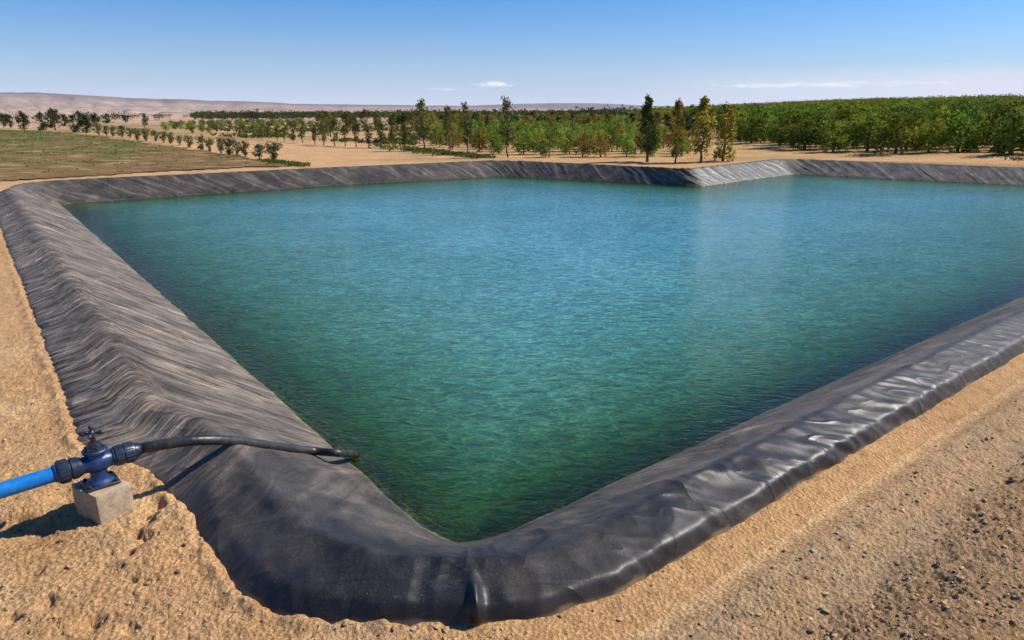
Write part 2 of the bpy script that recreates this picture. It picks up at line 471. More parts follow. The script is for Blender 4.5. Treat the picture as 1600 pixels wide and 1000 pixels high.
# name, W, B, z_lip, z_crown, a_lip, a_crown
ST = [
    ((-.60, 5.17), (-.98, 3.53), .14, .21, .04, .26),
    ((-.45, 5.10), (-.62, 3.52), .13, .20, .035, .25),
    ((-.30, 5.13), (-.25, 3.53), .12, .19, .03, .24),
    ((-.05, 5.25), (.24, 3.61), .12, .20, .03, .24),
    ((.40, 5.60), (.66, 3.79), .13, .21, .03, .24),
    ((.84, 5.97), (1.00, 4.05), .14, .24, .03, .26),
    ((1.90, 6.82), (2.20, 5.00), .15, .25, .035, .26),
    ((3.30, 7.95), (4.00, 6.42), .16, .26, .04, .27),
    ((9.95, 13.20), (11.0, 11.97), .18, .26, .06, .28),
    ((20.0, 21.20), (21.1, 19.90), .20, .26, .06, .28),
    ((30.2, 29.40), (32.1, 29.10), .20, .25, .08, .28),     # far right corner
    ((29.6, 29.90), (31.7, 30.30), .20, .25, .08, .28),
    ((22.07, 34.90), (22.95, 36.20), .20, .24, .10, .30),
    ((15.75, 39.05), (16.15, 40.75), .20, .24, .10, .30),
    ((15.20, 39.02), (14.55, 40.45), .20, .24, .10, .30),
    ((11.97, 36.03), (11.05, 37.05), .20, .24, .10, .30),
    ((8.85, 32.95), (8.30, 34.10), .20, .24, .10, .30),     # convex corner of the step
    ((8.50, 32.95), (7.90, 34.15), .20, .24, .10, .30),
    ((3.24, 36.03), (3.95, 37.20), .20, .24, .10, .30),
    ((-.40, 37.95), (-.10, 39.55), .20, .24, .10, .30),
    ((-1.0, 37.95), (-1.75, 39.35), .20, .24, .10, .30),
    ((-8.99, 33.00), (-9.85, 34.30), .20, .25, .10, .30),
    ((-16.4, 27.20), (-17.9, 28.70), .22, .27, .10, .30),
    ((-17.0, 26.55), (-18.75, 26.70), .24, .30, .10, .30),
    ((-16.4, 25.78), (-18.05, 24.30), .18, .32, .16, .30),
    ((-12.44, 20.60), (-14.16, 19.22), .17, .33, .17, .31),
    ((-6.35, 12.62), (-8.05, 11.17), .17, .33, .17, .31),
    ((-3.20, 8.50), (-4.95, 7.10), .17, .33, .17, .31),
    ((-2.35, 7.38), (-4.00, 5.80), .17, .33, .16, .31),
    ((-1.80, 6.66), (-3.22, 5.43), .15, .31, .15, .30),
    ((-1.50, 6.27), (-2.72, 4.97), .15, .29, .12, .30),
    ((-1.21, 5.88), (-2.25, 4.38), .14, .27, .10, .30),
    ((-.95, 5.56), (-1.78, 3.80), .14, .26, .08, .30),
    ((-.78, 5.34), (-1.42, 3.60), .16, .25, .05, .29),
]
SW = np.array([s[0] for s in ST]); SB = np.array([s[1] for s in ST]); SQ = np.array([s[2:] for s in ST])


def resample():
    n = len(ST); Ws, Bs, Qs = [], [], []
    for i in range(n):
        j = (i + 1) % n
        L = max(np.linalg.norm(SW[j] - SW[i]), np.linalg.norm(SB[j] - SB[i]))
        # step grows with distance from the viewpoint; whole number of steps per stretch
        ts = [0.0]
        while ts[-1] < 1:
            t = ts[-1]; w = SW[i] + t * (SW[j] - SW[i]); b = SB[i] + t * (SB[j] - SB[i])
            ts.append(t + max(.012, .0028 * np.linalg.norm(.5 * (w + b))) / max(L, 1e-3))
        ts = np.array(ts) / ts[-1]
        for t in ts[:-1]:
            Ws.append(SW[i] + t * (SW[j] - SW[i])); Bs.append(SB[i] + t * (SB[j] - SB[i])); Qs.append(SQ[i] + t * (SQ[j] - SQ[i]))
    W, B, Q = np.array(Ws), np.array(Bs), np.array(Qs)
    # soften the corners by averaging over a window of about .25 m
    def soft(A, k):
        ker = np.hanning(2 * k + 3)[1:-1]; ker /= ker.sum()
        P = np.concatenate([A[-k:], A, A[:k]])
        return np.stack([np.convolve(P[:, c], ker, 'valid') for c in range(A.shape[1])], 1)
    return soft(W, 9), soft(B, 12), soft(Q, 20)


LW, LB, LQ = resample()
N = len(LW)
S_ARC = np.concatenate([[0], np.cumsum(np.linalg.norm(np.diff((LW + LB) / 2, axis=0), axis=1))])


def profile_pts(q, width):
    zl, zc, al, ac = q
    sl = (zc - ZW) / (1 - ac)                # drop per unit u on the inner slope
    return [(-.004, -.16), (0, 0), (al, zl), (ac, zc), (1, ZW), (1.9, ZW - .9 * sl), (2.1, ZW - 1.1 * sl)]


def build_liner():
    K = 140
    width = np.linalg.norm(LW - LB, axis=1)
    # common sample positions in "profile parameter": by station, arc-length spacing of the control polyline
    U = np.zeros((N, K)); Z = np.zeros((N, K)); A = np.zeros((N, K))
    frac = np.concatenate([np.linspace(0, .62, 110, endpoint=False), np.linspace(.62, 1, 30)])
    for i in range(N):
        P = np.array(profile_pts(LQ[i], width[i])); Pm = P * [width[i], 1]
        d = np.concatenate([[0], np.cumsum(np.linalg.norm(np.diff(Pm, axis=0), axis=1))])
        dw = d[4] * 1.12                               # most samples above water
        s = np.where(frac < .62, frac / .62 * dw, dw + (frac - .62) / .38 * (d[-1] - dw))
        U[i] = np.interp(s, d, P[:, 0]); Z[i] = np.interp(s, d, P[:, 1]); A[i] = s
    # round the profile's corners
    ker = np.array([1, 3, 4, 3, 1.]); ker /= ker.sum()
    for arr in (U, Z):
        for _ in range(1):
            P = np.concatenate([arr[:, :2] * 0 + arr[:, :1], arr, arr[:, -2:] * 0 + arr[:, -1:]], 1)
            arr[:] = sum(ker[k] * P[:, k:k + K] for k in range(5))
    # the left bank has a broad, rounded crown
    lm = (smooth(-1.3, -2.2, LW[:, 0]) * smooth(0.5, -1.0, (LW @ NF) - 31.5))[:, None]
    for arr in (U, Z):
        soft_ = arr.copy()
        for _ in range(9):
            P = np.concatenate([soft_[:, :1], soft_[:, :1], soft_, soft_[:, -1:], soft_[:, -1:]], 1)
            soft_ = sum(ker[k] * P[:, k:k + K] for k in range(5))
        arr[:] = arr * (1 - lm) + soft_ * lm
    XY = LB[:, None, :] + U[:, :, None] * (LW - LB)[:, None, :]
    V = np.concatenate([XY, Z[:, :, None]], 2)
    # surface normals for displacement
    dS = np.roll(V, -1, 0) - np.roll(V, 1, 0); dT = np.gradient(V, axis=1)
    Nn = np.cross(dS, dT); Nn /= np.linalg.norm(Nn, axis=2)[:, :, None] + 1e-9
    Nn *= np.sign(Nn[:, 60:61, 2:3])
    s = S_ARC[:, None] + 0 * A; a = A
    X, Y = V[:, :, 0], V[:, :, 1]
    dist = np.hypot(X, Y)
    # which bank: 0 left, 1 near right, 2 far
    left = smooth(-1.3, -2.2, LW[:, 0]) * smooth(0.5, -1.0, (LW @ NF) - 31.5) * (LW[:, 0] < 0)
    right = smooth(-.2, 1.2, LW[:, 0]) * smooth(1.0, .2, np.abs(LW @ NR + 4.15))
    corner = np.exp(-(((LW - np.array([-.5, 5.1])) ** 2).sum(1)) / 1.3)
    far = np.clip(1 - left - right - corner, 0, 1)
    l, r_, c_, f_ = (k[:, None] for k in (left, right, corner, far))
    above = smooth(1.3, 1.05, U) * (.25 + .75 * smooth(1.0, .72, U))
    sh = LQ[:, 3][:, None]
    face = smooth(sh + .10, sh - .03, U)                 # outer face and crown
    slope = 1 - face

    def ridge(x, y, seed): return 1 - np.abs(pn(x, y, seed)) * 2
    D = np.zeros_like(U)
    # left bank: dense cross ripples on the crown, slanting fine folds on the slope
    a0 = np.hypot(LQ[:, 2] * width, LQ[:, 0])[:, None] + .16
    kink = -.9 * np.minimum(a - a0, 0) * 0.9 + .35 * np.maximum(a - a0, 0)
    sr = s + kink * face
    rip = .5 * pn(sr * 5.5 + .6 * pn(s * .8, a * 1.2, 3), a * .7, 1) + .5 * ridge(sr * 3.4 + .5 * pn(s, a, 8), a * .6, 2) - .1
    rip2 = ridge(sr * 9 + .5 * pn(s * 2, a * 2, 9), a * 1.1, 5) - .5
    D += l * face * (.024 * rip + .018 * rip2)
    sl1 = ridge((s - .55 * a) * 2.1 + .3 * pn(s * .7, a * .8, 4), a * .22, 6)
    sl2 = ridge((s - .6 * a) * 5.5 + .4 * pn(s, a, 10), a * .4, 7) - .5
    D += l * slope * (.014 * sl1 + .009 * sl2)
    D += l * slope * .022 * np.clip(ridge((s - .75 * a) * .75, a * .15, 9) - .55, 0, 1) * 2
    # right bank: loose, larger folds on the top band that die out down the slope
    wb = .35 * pn(s * 1.3, a * 1.6, 11)
    b1 = ridge((s + 1.0 * a) * 2.0 + wb, a * 1.2 + .35 * s, 12) - .5
    b2 = ridge((s + 1.1 * a) * 4.6 + 1.8 * wb, (a - .5 * s) * 1.7, 13) - .5
    b5 = pn((s + .5 * a) * 7 + 2 * wb, a * 3.0, 18)
    D += r_ * face * np.interp(LW[:, 0], [2, 7], [1, .5])[:, None] * (.35 + 1.1 * np.clip(.5 + fbm(s * .45, a * .8, 2, 19), 0, 1)) * (.017 * b1 + .015 * b2 + .005 * b5)
    b3 = ridge((s + 1.5 * a) * .55 + .2 * pn(s * .5, a, 16), a * .12, 15)
    b4 = ridge((s + 1.5 * a) * 2.2 + wb, a * .35, 17) - .5
    D += r_ * slope * (.050 * (np.clip(b3 - .52, 0, 1) / .48) ** 1.6 * smooth(1.0, .75, U) + .014 * b4 * smooth(1, .5, U))
    # near corner: slack membrane, broad soft folds converging on the corner
    q1 = ridge(X * 1.5 + .35 * Y + .5 * pn(X * 1.3, Y * 1.3, 21), Y * .9, 22) - .5
    q2 = pn(X * 3.2 + .7 * pn(X * 2, Y * 2, 24), Y * 2.6, 23)
    q3 = ridge(Y * 2.3 - .5 * X + .6 * pn(X * 1.5, Y * 1.5, 25), X * .7, 26)
    q4 = ridge(X * 4.2 + 2.2 * Y + .8 * pn(X * 2, Y * 2, 27), Y * 1.6 - X, 28) - .5
    D += c_ * (.036 * q1 + .016 * q2 + .060 * np.clip(q3 - .35, 0, 1) + .016 * q4) * (1 - smooth(.55, 1.05, U) * .75) * (.3 + .7 * smooth(.08, .38, U))
    # pinched fold at the very corner
    pinch = np.exp(-((X + .215 + .16 * (Y - 3.55)) / .035) ** 2) * smooth(.24, .02, U)
    D += .06 * pinch
    pin2 = np.exp(-((X + .13 + .1 * (Y - 3.55)) / .06) ** 2) * smooth(.18, .0, U); D -= .035 * pin2 * smooth(0, .06, U)
    # far banks: slanted creases running down the slope
    g1 = ridge((s + .9 * a) * 1.3 + .4 * pn(s * .6, a, 34), a * .25, 31); g2 = ridge((s + .9 * a) * 3.1 + .4 * pn(s, a, 35), a * .35, 32) - .5
    cf = np.zeros(N)
    for cx in ((-.7, 38.1), (15.5, 39.2), (8.7, 32.8), (-16.9, 26.5)):
        cf += np.exp(-(((LW - np.array(cx)) ** 2).sum(1)) / 9.0)
    cf = np.clip(cf, 0, 1)[:, None]
    D += f_ * ((.013 + .02 * cf) * np.clip(g1 - .45, 0, 1) * 1.6 + (.008 + .014 * cf) * g2)
    edge = smooth(0, .02, U)
    D *= above * (.35 + .65 * edge)
    V = V + Nn * D[:, :, None]
    # outer foot wanders a little, waterline too
    V[:, :, :2] += ((LW - LB) / width[:, None])[:, None, :] * (.035 * fbm(s * 1.4, s * 0, 3, 40) * (1 - U.clip(0, 1)))[:, :, None]
    V[:, :, 2] += .012 * fbm(X * 1.7, Y * 1.7, 3, 44) * smooth(.75, 1, U)
    # colour attribute
    wat = smooth(1.0, .8, U)
    dusty = l * (.70 * face + .28 * smooth(.22, .12, U) + .66 * slope) + f_ * (np.interp(LW[:, 0], [-16, -3, 0, 8.3, 8.9, 15, 15.7], [.18, .20, .36, .36, .05, .08, .60])[:, None] + .4 * np.clip(g1 - .62, 0, 1) * 2) + r_ * (np.interp(LW[:, 0], [0, 3, 6.5], [.05, .13, .30])[:, None] * face + .55 * slope) + c_ * (.012 + .26 * smooth(.30, .8, U))  # dust, with the left bank's outer face painted paler to offset its shade
    dusty = np.clip(dusty + (.12 - .09 * c_ - .05 * r_ * face) * fbm(X * .9, Y * .9, 4, 50) - .10 * np.exp(-((U - 1) / .09) ** 2) * (1 - l), 0, 1)
    streaky = np.clip(l * .95 + f_ * .5 + r_ * .6 * smooth(.42, .62, U), 0, 1)
    zz = V[:, :, 2] - ZW
    alg = np.exp(-((zz - .008) / .020) ** 2) * (.55 + .5 * fbm(s * 3, s * 0, 3, 60)) + (zz < 0) * .9 * np.exp(zz / .3)
    alg = np.clip(alg, 0, 1) * np.clip(1 - .55 * f_, 0, 1)
    sand = np.clip(smooth(.035, .0, V[:, :, 2] + .05 * fbm(s * 4, a * 4, 3, 70)) * (U < .12) * .6, 0, 1)
    sandy = np.clip(fbm(X * 1.4, Y * 1.4, 4, 75) * 1.7 - .2, 0, 1) * np.clip(l * face + .08 * c_, 0, 1) * .8 * smooth(14, 5, dist)
    col = np.stack([dusty, alg, np.clip(sand + sandy, 0, 1)], -1).reshape(-1, 3)
    Fq = grid_faces(N + 1, K)
    Fq = np.where(Fq >= N * K, Fq - N * K, Fq)
    me = np_mesh('pond_liner', V.reshape(-1, 3), Fq[:, ::-1], True, M_LINER, col)
    at = me.color_attributes.new('Aux', 'FLOAT_COLOR', 'POINT'); c4 = np.ones((N * K, 4), np.float32); c4[:, 0] = (streaky + 0 * U).ravel(); at.data.foreach_set('color', c4.ravel())
    # bank uv, skewed per bank
    skew = (-.55 * l + 1.3 * r_ + .9 * f_ + .2 * c_) * slope + 0 * face
    uv = np.stack([s + skew * (a - .5) + l * kink * face, a], -1).reshape(-1, 2).astype(np.float32)
    lay = me.uv_layers.new(name='bank')
    li = np.zeros(len(me.loops), np.int32); me.loops.foreach_get('vertex_index', li)
    lay.data.foreach_set('uv', uv[li].ravel())
    o = link('pond_liner', me)
    tag(o, 'wrinkled black plastic membrane lining the banks of the pond', 'pond liner')
    return V, U


LV, LU = build_liner()


def seg_dist(P, poly):
    """unsigned distance to closed polyline and inside flag"""
    P = np.asarray(P, float); best = np.full(len(P), 1e9); ins = np.zeros(len(P), bool)
    n = len(poly)
    for i in range(n):
        a, b = poly[i], poly[(i + 1) % n]
        ab = b - a; L = (ab ** 2).sum() + 1e-12
        t = np.clip(((P - a) @ ab) / L, 0, 1)
        d = np.hypot(P[:, 0] - a[0] - t * ab[0], P[:, 1] - a[1] - t * ab[1]); best = np.minimum(best, d)
        c = (a[1] > P[:, 1]) != (b[1] > P[:, 1])
        with np.errstate(divide='ignore', invalid='ignore'):
            xi = a[0] + (P[:, 1] - a[1]) / (b[1] - a[1]) * ab[0]
        ins ^= c & (P[:, 0] < xi)
    return best, ins


# thin the outlines for distance queries
def thin(A):
    k = [0]
    for i in range(1, len(A)):
        if np.linalg.norm(A[i] - A[k[-1]]) > max(.06, .012 * np.linalg.norm(A[i])): k.append(i)
    return A[k]


TB, TW = thin(LB), thin(LW)

# ------------------------------------------------------------------ ground: one sheet to the horizon
BLK_N = np.array([-3.08, 4.59])          # block corner nearest the viewer


def build_ground():
    ang_f = np.linspace(-47, 47, 1000); ang_b = np.linspace(47, 313, 90)[1:-1]
    ang = np.radians(np.concatenate([ang_f, ang_b]))
    dep = np.concatenate([np.linspace(60, 43, 8)[:-1], np.linspace(43, .9, 620)])
    r = HC / np.tan(np.radians(dep))
    r = np.concatenate([r, np.geomspace(r[-1] * 1.06, 9300, 44)])
    rr, aa = np.meshgrid(r, ang, indexing='ij')
    X = rr * np.sin(aa); Y = rr * np.cos(aa)
    x, y = X.ravel(), Y.ravel(); d0 = np.hypot(x, y)
    z = terrain(x, y)
    near = d0 < 70
    db = np.full(len(x), 1e3); ins = np.zeros(len(x), bool)
    db[near], ins[near] = seg_dist(np.stack([x[near], y[near]], 1), TB)
    sd = np.where(ins, -db, db)                      # >0 outside
    # surface relief
    amp = smooth(30, 6, d0)
    cl = fbm(x * 3.0, y * 3.0, 5, 101, .55); clod = fbm(x * 6.5, y * 6.5, 5, 102, .68) - 2.2 * np.clip(fbm(x * 8 + .5 * cl, y * 8, 3, 104, .6) - .22, 0, 1); gr = fbm(x * 26, y * 26, 3, 103, .6)
    nr = x * .622 - y * .783 + 2.55                  # metres out from the right-hand bank
    isr = smooth(-.6, .2, x) * (d0 < 60)
    rough = np.where(isr > .5, .35 + .9 * smooth(.40, .55, nr + .06 * cl) * smooth(1.05, .8, nr + .1 * cl) * .5 + 1.1 * smooth(.85, 1.05, nr + .12 * cl), 1.0)
    z = z + amp * rough * (.020 * cl + .018 * clod + .018 * gr - .07 * np.clip(fbm(x * 17 + cl, y * 17, 3, 105, .6) - .30, 0, 1)) * smooth(0, .15, np.abs(sd))
    z += .05 * smooth(1, 60, d0) * fbm(x * .25, y * .25, 3, 110)
    # wheel rut beside the right bank
    z -= isr * amp * .045 * np.exp(-((nr - .28) / .16) ** 2)
    z += isr * amp * .03 * np.exp(-((nr - .50) / .09) ** 2)
    # ruts further out
    z += isr * amp * .03 * np.sin(nr * 5.5 + 1.2 * cl) * smooth(.6, 1.0, nr)
    # hollows scooped beside and behind the block, and holes under the pipe
    for hx, hy, hr, hd in ((-3.55, 4.60, .17, .10), (-3.78, 4.66, .10, .09), (-3.95, 4.58, .12, .10), (-3.62, 5.05, .12, .09), (-3.45, 5.05, .10, .08),
                           (-2.80, 4.86, .07, .07), (-2.78, 4.62, .06, .06), (-2.88, 4.55, .05, .05), (-2.70, 4.33, .05, .05), (-2.72, 4.05, .07, .045),
                           (-2.52, 3.93, .05, .05), (-2.83, 4.74, .05, .09), (-2.76, 4.70, .04, .08), (-2.80, 4.55, .045, .09), (-2.72, 4.62, .035, .07), (-2.74, 4.45, .04, .08), (-2.66, 4.40, .05, .07), (-2.68, 4.22, .035, .06), (-3.25, 4.02, .06, .06), (-3.1, 3.6, .05, .06), (-2.55, 3.55, .06, .06), (-2.3, 3.5, .05, .05), (-2.95, 3.72, .05, .04)):
        z -= hd * np.exp(-(((x - hx) + .03 * cl) ** 2 + ((y - hy) + .03 * clod) ** 2) / hr ** 2)
    # mounds: spoil heaped against the left foot of the liner
    z += .05 * np.exp(-((x + 2.62) ** 2 + (y - 4.55) ** 2) / .10) + .04 * np.exp(-((x + 2.3) ** 2 + (y - 4.0) ** 2) / .12)
    z += .05 * np.exp(-((x + 4.3) ** 2 + (y - 5.2) ** 2) / .35)
    # small heaped lip of soil along the foot of the liner
    z += .045 * np.where(x < -.4, 1, .3) * amp * np.exp(-((sd - .02) / .06) ** 2) * (.5 + 1.3 * fbm(x * 6, y * 6, 3, 120))
    # under the liner the ground drops away (pond basin)
    z -= np.where(sd < -.12, np.clip(-(sd + .12) * 1.8, 0, 3.2) + .03, 0)
    # colours
    sand = np.array([.49, .305, .152]); ochre = np.array([.50, .295, .130]); grey = np.array([.36, .255, .155]); pale = np.array([.63, .42, .22]); brown = np.array([.30, .18, .085])
    pink = np.array([.50, .33, .235])
    m1 = fbm(x * 1.1, y * 1.1, 4, 130)[:, None]
    col = sand + (pale - sand) * np.clip(m1 * 1.2, 0, 1) + (ochre - sand) * np.clip(-m1 * 1.4, 0, 1)
    w = (isr * smooth(.42, .55, nr + .08 * cl) * (.75 + .5 * m1[:, 0]))[:, None]; col = col * (1 - w) + w * grey
    w = (isr * np.exp(-((nr - .72 - .05 * cl) / .10) ** 2) * .5)[:, None]; col = col * (1 - w) + w * sand
    w = (isr * smooth(.95, 1.15, nr + .12 * cl) * .38)[:, None]; col = col * (1 - w) + w * brown
    w = (isr * smooth(.45, .3, nr + .05 * cl) * .7)[:, None]; col = col * (1 - w) + w * np.where(np.abs(nr - .36)[:, None] < .09, pale, ochre)
    # darker orange soil near the block
    w = np.exp(-((x + 3.35) ** 2 + (y - 4.45) ** 2) / .05)[:, None] * .45; col = col * (1 - w) + w * np.array([.34, .17, .07])
    far_ = smooth(90, 260, d0)[:, None]
    band = fbm(x * .004, y * .012, 4, 140)[:, None]
    pl = pink * (1 + .25 * band) * np.where(fbm(x * .01, y * .02, 3, 141)[:, None] > .12, np.array([.82, .80, .78]), 1.0)
    col = col * (1 - far_) + far_ * pl
    mid = (smooth(45, 60, d0) * (1 - smooth(90, 260, d0)))[:, None]
    col = col * (1 + mid * .12 * fbm(x * .3, y * .3, 3, 142)[:, None])
    w = (smooth(64, 80, d0) * (1 - smooth(220, 420, d0)) * smooth(30, 5, x) * np.clip(.45 + 1.6 * fbm(x * .05, y * .09, 4, 143), 0, .85))[:, None]
    col = col * (1 - w) + w * np.array([.235, .175, .075])
    w = (smooth(40, 43, y) * (1 - smooth(140, 260, d0)) * smooth(-12, -4, x) * np.clip(.25 + 1.3 * fbm(x * .2, y * .3, 4, 144), 0, .6))[:, None]
    col = col * (1 - w) + w * np.array([.25, .20, .07])
    me = np_mesh('ground', np.stack([x, y, z], 1), grid_faces(len(r), len(ang), True), True, M_EARTH, np.clip(col, .01, .9))
    # close the hole at the centre (behind / below the viewpoint)
    bm = bmesh.new(); bm.from_mesh(me); bm.verts.ensure_lookup_table()
    try: bm.faces.new([bm.verts[i] for i in range(len(ang))])
    except ValueError: pass
    bm.to_mesh(me); bm.free()
    o = link('ground', me); tag(o, 'sandy bare earth around the pond reaching to the far plain', 'ground', kind='structure')
    return x, y, z


GX, GY, GZ = build_ground()


def build_water():
    # grid over the pond, kept where it is inside the waterline grown by .2 m
    xs = np.arange(-18.5, 33, .16); ys = np.arange(4.3, 41, .16)
    Xg, Yg = np.meshgrid(xs, ys, indexing='ij'); P = np.stack([Xg.ravel(), Yg.ravel()], 1)
    d, ins = seg_dist(P, TW); sd = np.where(ins, d, -d)
    ok = sd > -.22
    Fq = grid_faces(len(xs), len(ys)); Fq = Fq[ok[Fq].all(1)]
    used = np.unique(Fq); mp = -np.ones(len(P), int); mp[used] = np.arange(len(used))
    depth = np.clip(sd[used], 0, None) * .5
    turb = 1 - np.exp(-1.8 * np.clip(depth - .01, 0, None))
    V = np.concatenate([P[used], np.full((len(used), 1), ZW)], 1)
    me = np_mesh('water', V, mp[Fq][:, ::-1], True, M_WATER, np.stack([turb, np.clip((sd[used] - .5) / 7.5, 0, 1) ** .75 , turb], 1))
    o = link('water', me); tag(o, 'rippled green and turquoise water filling the lined pond', 'water', kind='structure')


build_water()

# ------------------------------------------------------------------ valve, pipe, hose and block
AX = np.array([.737, .676, 0.0]); AX /= np.linalg.norm(AX); SIDE = np.array([AX[1], -AX[0], 0]); UPV = np.array([0, 0, 1.0])
VC = np.array([-3.155, 4.795, .425])                # centre of the valve on the pipe axis
BR = np.array([.581, .814, 0.0]); BLv = np.array([-.872, .490, 0.0])


def build_fittings():
    # concrete block
    m = MB()
    c = np.array([*BLK_N, 0]) + BR * .13 + BLv * .15
    b = bmesh.new()
    m.box((c[0], c[1], .095), (BR, BLv, UPV), (.13, .15, .145), .008)
    c2 = np.array([*BLK_N, 0]) + BR * .15 + BLv * .348
    m.box((c2[0], c2[1], .085), (BR, BLv, UPV), (.11, .052, .135), .008)
    bm = m.bm
    bmesh.ops.subdivide_edges(bm, edges=[e for e in bm.edges if e.calc_length() > .05], cuts=6, use_grid_fill=True)
    for v in bm.verts:
        n = float(fbm(v.co.x * 14 + v.co.z * 9, v.co.y * 14 - v.co.z * 7, 3, 7)); v.co += Vector((n * .006, n * .005, n * .004))
    o = m.build('concrete_block', M_CONC); tag(o, 'weathered square concrete block half sunk in the dirt under the blue valve', 'concrete block')

    v = bpy.data.objects.new('gate_valve', None); C.objects.link(v); v.location = (VC[0], VC[1], .24)
    tag(v, 'dark blue cast iron gate valve with small black hand tap on concrete block', 'valve')
    off = Vector(v.location)

    def fin(mb, name, mat):
        bmesh.ops.translate(mb.bm, verts=mb.bm.verts[:], vec=-off); return mb.build(name, mat, v)
    # body: through barrel plus swollen middle and neck down to the foot
    mb = MB().lathe(VC - AX * .105, AX, [(0, .001), (0, .062), (.03, .064), (.06, .078), (.105, .088), (.15, .078), (.18, .064), (.21, .062), (.21, .001)])
    mb.lathe((VC[0], VC[1], .262), UPV, [(0, .098), (.012, .094), (.03, .07), (.07, .058), (.12, .062)])
    mb.lathe((VC[0], VC[1], VC[2] + .03), UPV, [(0, .075), (.045, .070), (.055, .086), (.072, .088), (.078, .082), (.078, .001)])
    fin(mb, 'valve_body', M_BLUEIRON)
    # bonnet, stem
    top = VC[2] + .108
    mb = MB().lathe((VC[0], VC[1], top + .001), UPV, [(0, .070), (.010, .068), (.018, .05), (.022, .05), (.05, .040), (.055, .028), (.055, .001)])
    for k in range(6):
        a = k * math.pi / 3 + .3
        mb.lathe((VC[0] + math.cos(a) * .06, VC[1] + math.sin(a) * .06, top + .008), UPV, [(0, .009), (.014, .009), (.016, .006), (.016, .0005)], 6)
    fin(mb, 'bonnet', M_IRON)
    fin(MB().lathe((VC[0], VC[1], top + .056), UPV, [(0, .020), (.03, .019), (.032, .014), (.075, .013), (.075, .001)], 14), 'stem', M_IRON)
    # four armed hand tap
    hz = top + .125
    mb = MB().lathe((VC[0], VC[1], hz - .014), UPV, [(0, .001), (0, .022), (.028, .022), (.034, .016), (.05, .012), (.055, .001)], 14)
    for k in range(4):
        a = k * math.pi / 2 + .35
        d = np.array([math.cos(a), math.sin(a), .06])
        base = np.array([VC[0], VC[1], hz])
        t = np.linspace(.012, .085, 8)
        mb.tube([base + d * q for q in t], [.010, .009, .010, .013, .016, .017, .014, .004], 10)
    mb.ball((VC[0], VC[1], hz + .05), .017)
    fin(mb, 'hand_tap', M_IRON)
    # foot plate
    mb = MB()
    ax2 = (np.array([AX[0], AX[1], 0]), SIDE, UPV)
    mb.box((VC[0], VC[1], .2505), ax2, (.118, .105, .0135), .011, 3)
    for sx in (-1, 1):
        for sy in (-1, 1):
            p = VC + AX * .088 * sx + SIDE * .078 * sy
            mb.lathe((p[0], p[1], .262), UPV, [(0, .014), (.014, .014), (.018, .010), (.018, .001)], 6)
    fin(mb, 'foot_plate', M_IRON)
    # couplings: a wide union nut each side, ribbed
    def union(t0, sgn, r, name):
        o_ = VC + AX * t0
        mb = MB().lathe(o_, AX * sgn, [(0, .001), (0, .064), (.0, .070), (.018, .072), (.020, .080), (.068, .083), (.071, .074), (.082, .074), (.084, .087 * r),
                                       (.15, .085 * r), (.158, .080 * r), (.162, .068 * r), (.182, .064 * r), (.182, .001)], 36)
        for k in range(18):
            a = k * math.pi / 9
            rad = .086 * r
            dv = math.cos(a) * SIDE + math.sin(a) * UPV
            mb.tube([o_ + AX * sgn * q + dv * rad for q in (.090, .145)], .0045, 6)
        return fin(mb, name, M_NAVY)
    union(-.104, -1, 1.0, 'coupling'); union(.104, 1, .92, 'coupling')

    # blue pipe coming in from the left of the picture, ends inside the coupling
    e0 = VC - AX * .24
    path = [e0 + AX * .0]
    for t in np.linspace(.05, 2.2, 30):
        p = e0 - AX * t; p = p + np.array([0, 0, -.02 * t - .05 * max(0, t - .9) ** 2]); path.append(p)
    m = MB().tube(path, .057, 28)
    p = bpy.data.objects.new('blue_pipe', None); C.objects.link(p); p.location = (path[-1][0], path[-1][1], path[-1][2])
    tag(p, 'bright blue plastic water pipe running into the valve', 'pipe')
    bmesh.ops.translate(m.bm, verts=m.bm.verts[:], vec=-Vector(p.location)); m.build('pipe_barrel', M_BLUEPIPE, p)
    m = MB().lathe(e0 - AX * .006, -AX, [(0, .001), (0, .064), (.008, .068), (.028, .068), (.034, .0585), (.036, .057)], 32)
    bmesh.ops.translate(m.bm, verts=m.bm.verts[:], vec=-Vector(p.location)); m.build('pipe_collar', M_BLUEPIPE, p)


build_fittings()

LT = LV[:, :76].reshape(-1, 3)


def liner_z(x, y):
    d = (LT[:, 0] - x) ** 2 + (LT[:, 1] - y) ** 2
    k = np.argsort(d)[:4]; w = 1 / (d[k] + 1e-5)
    return float((LT[k, 2] * w).sum() / w.sum())


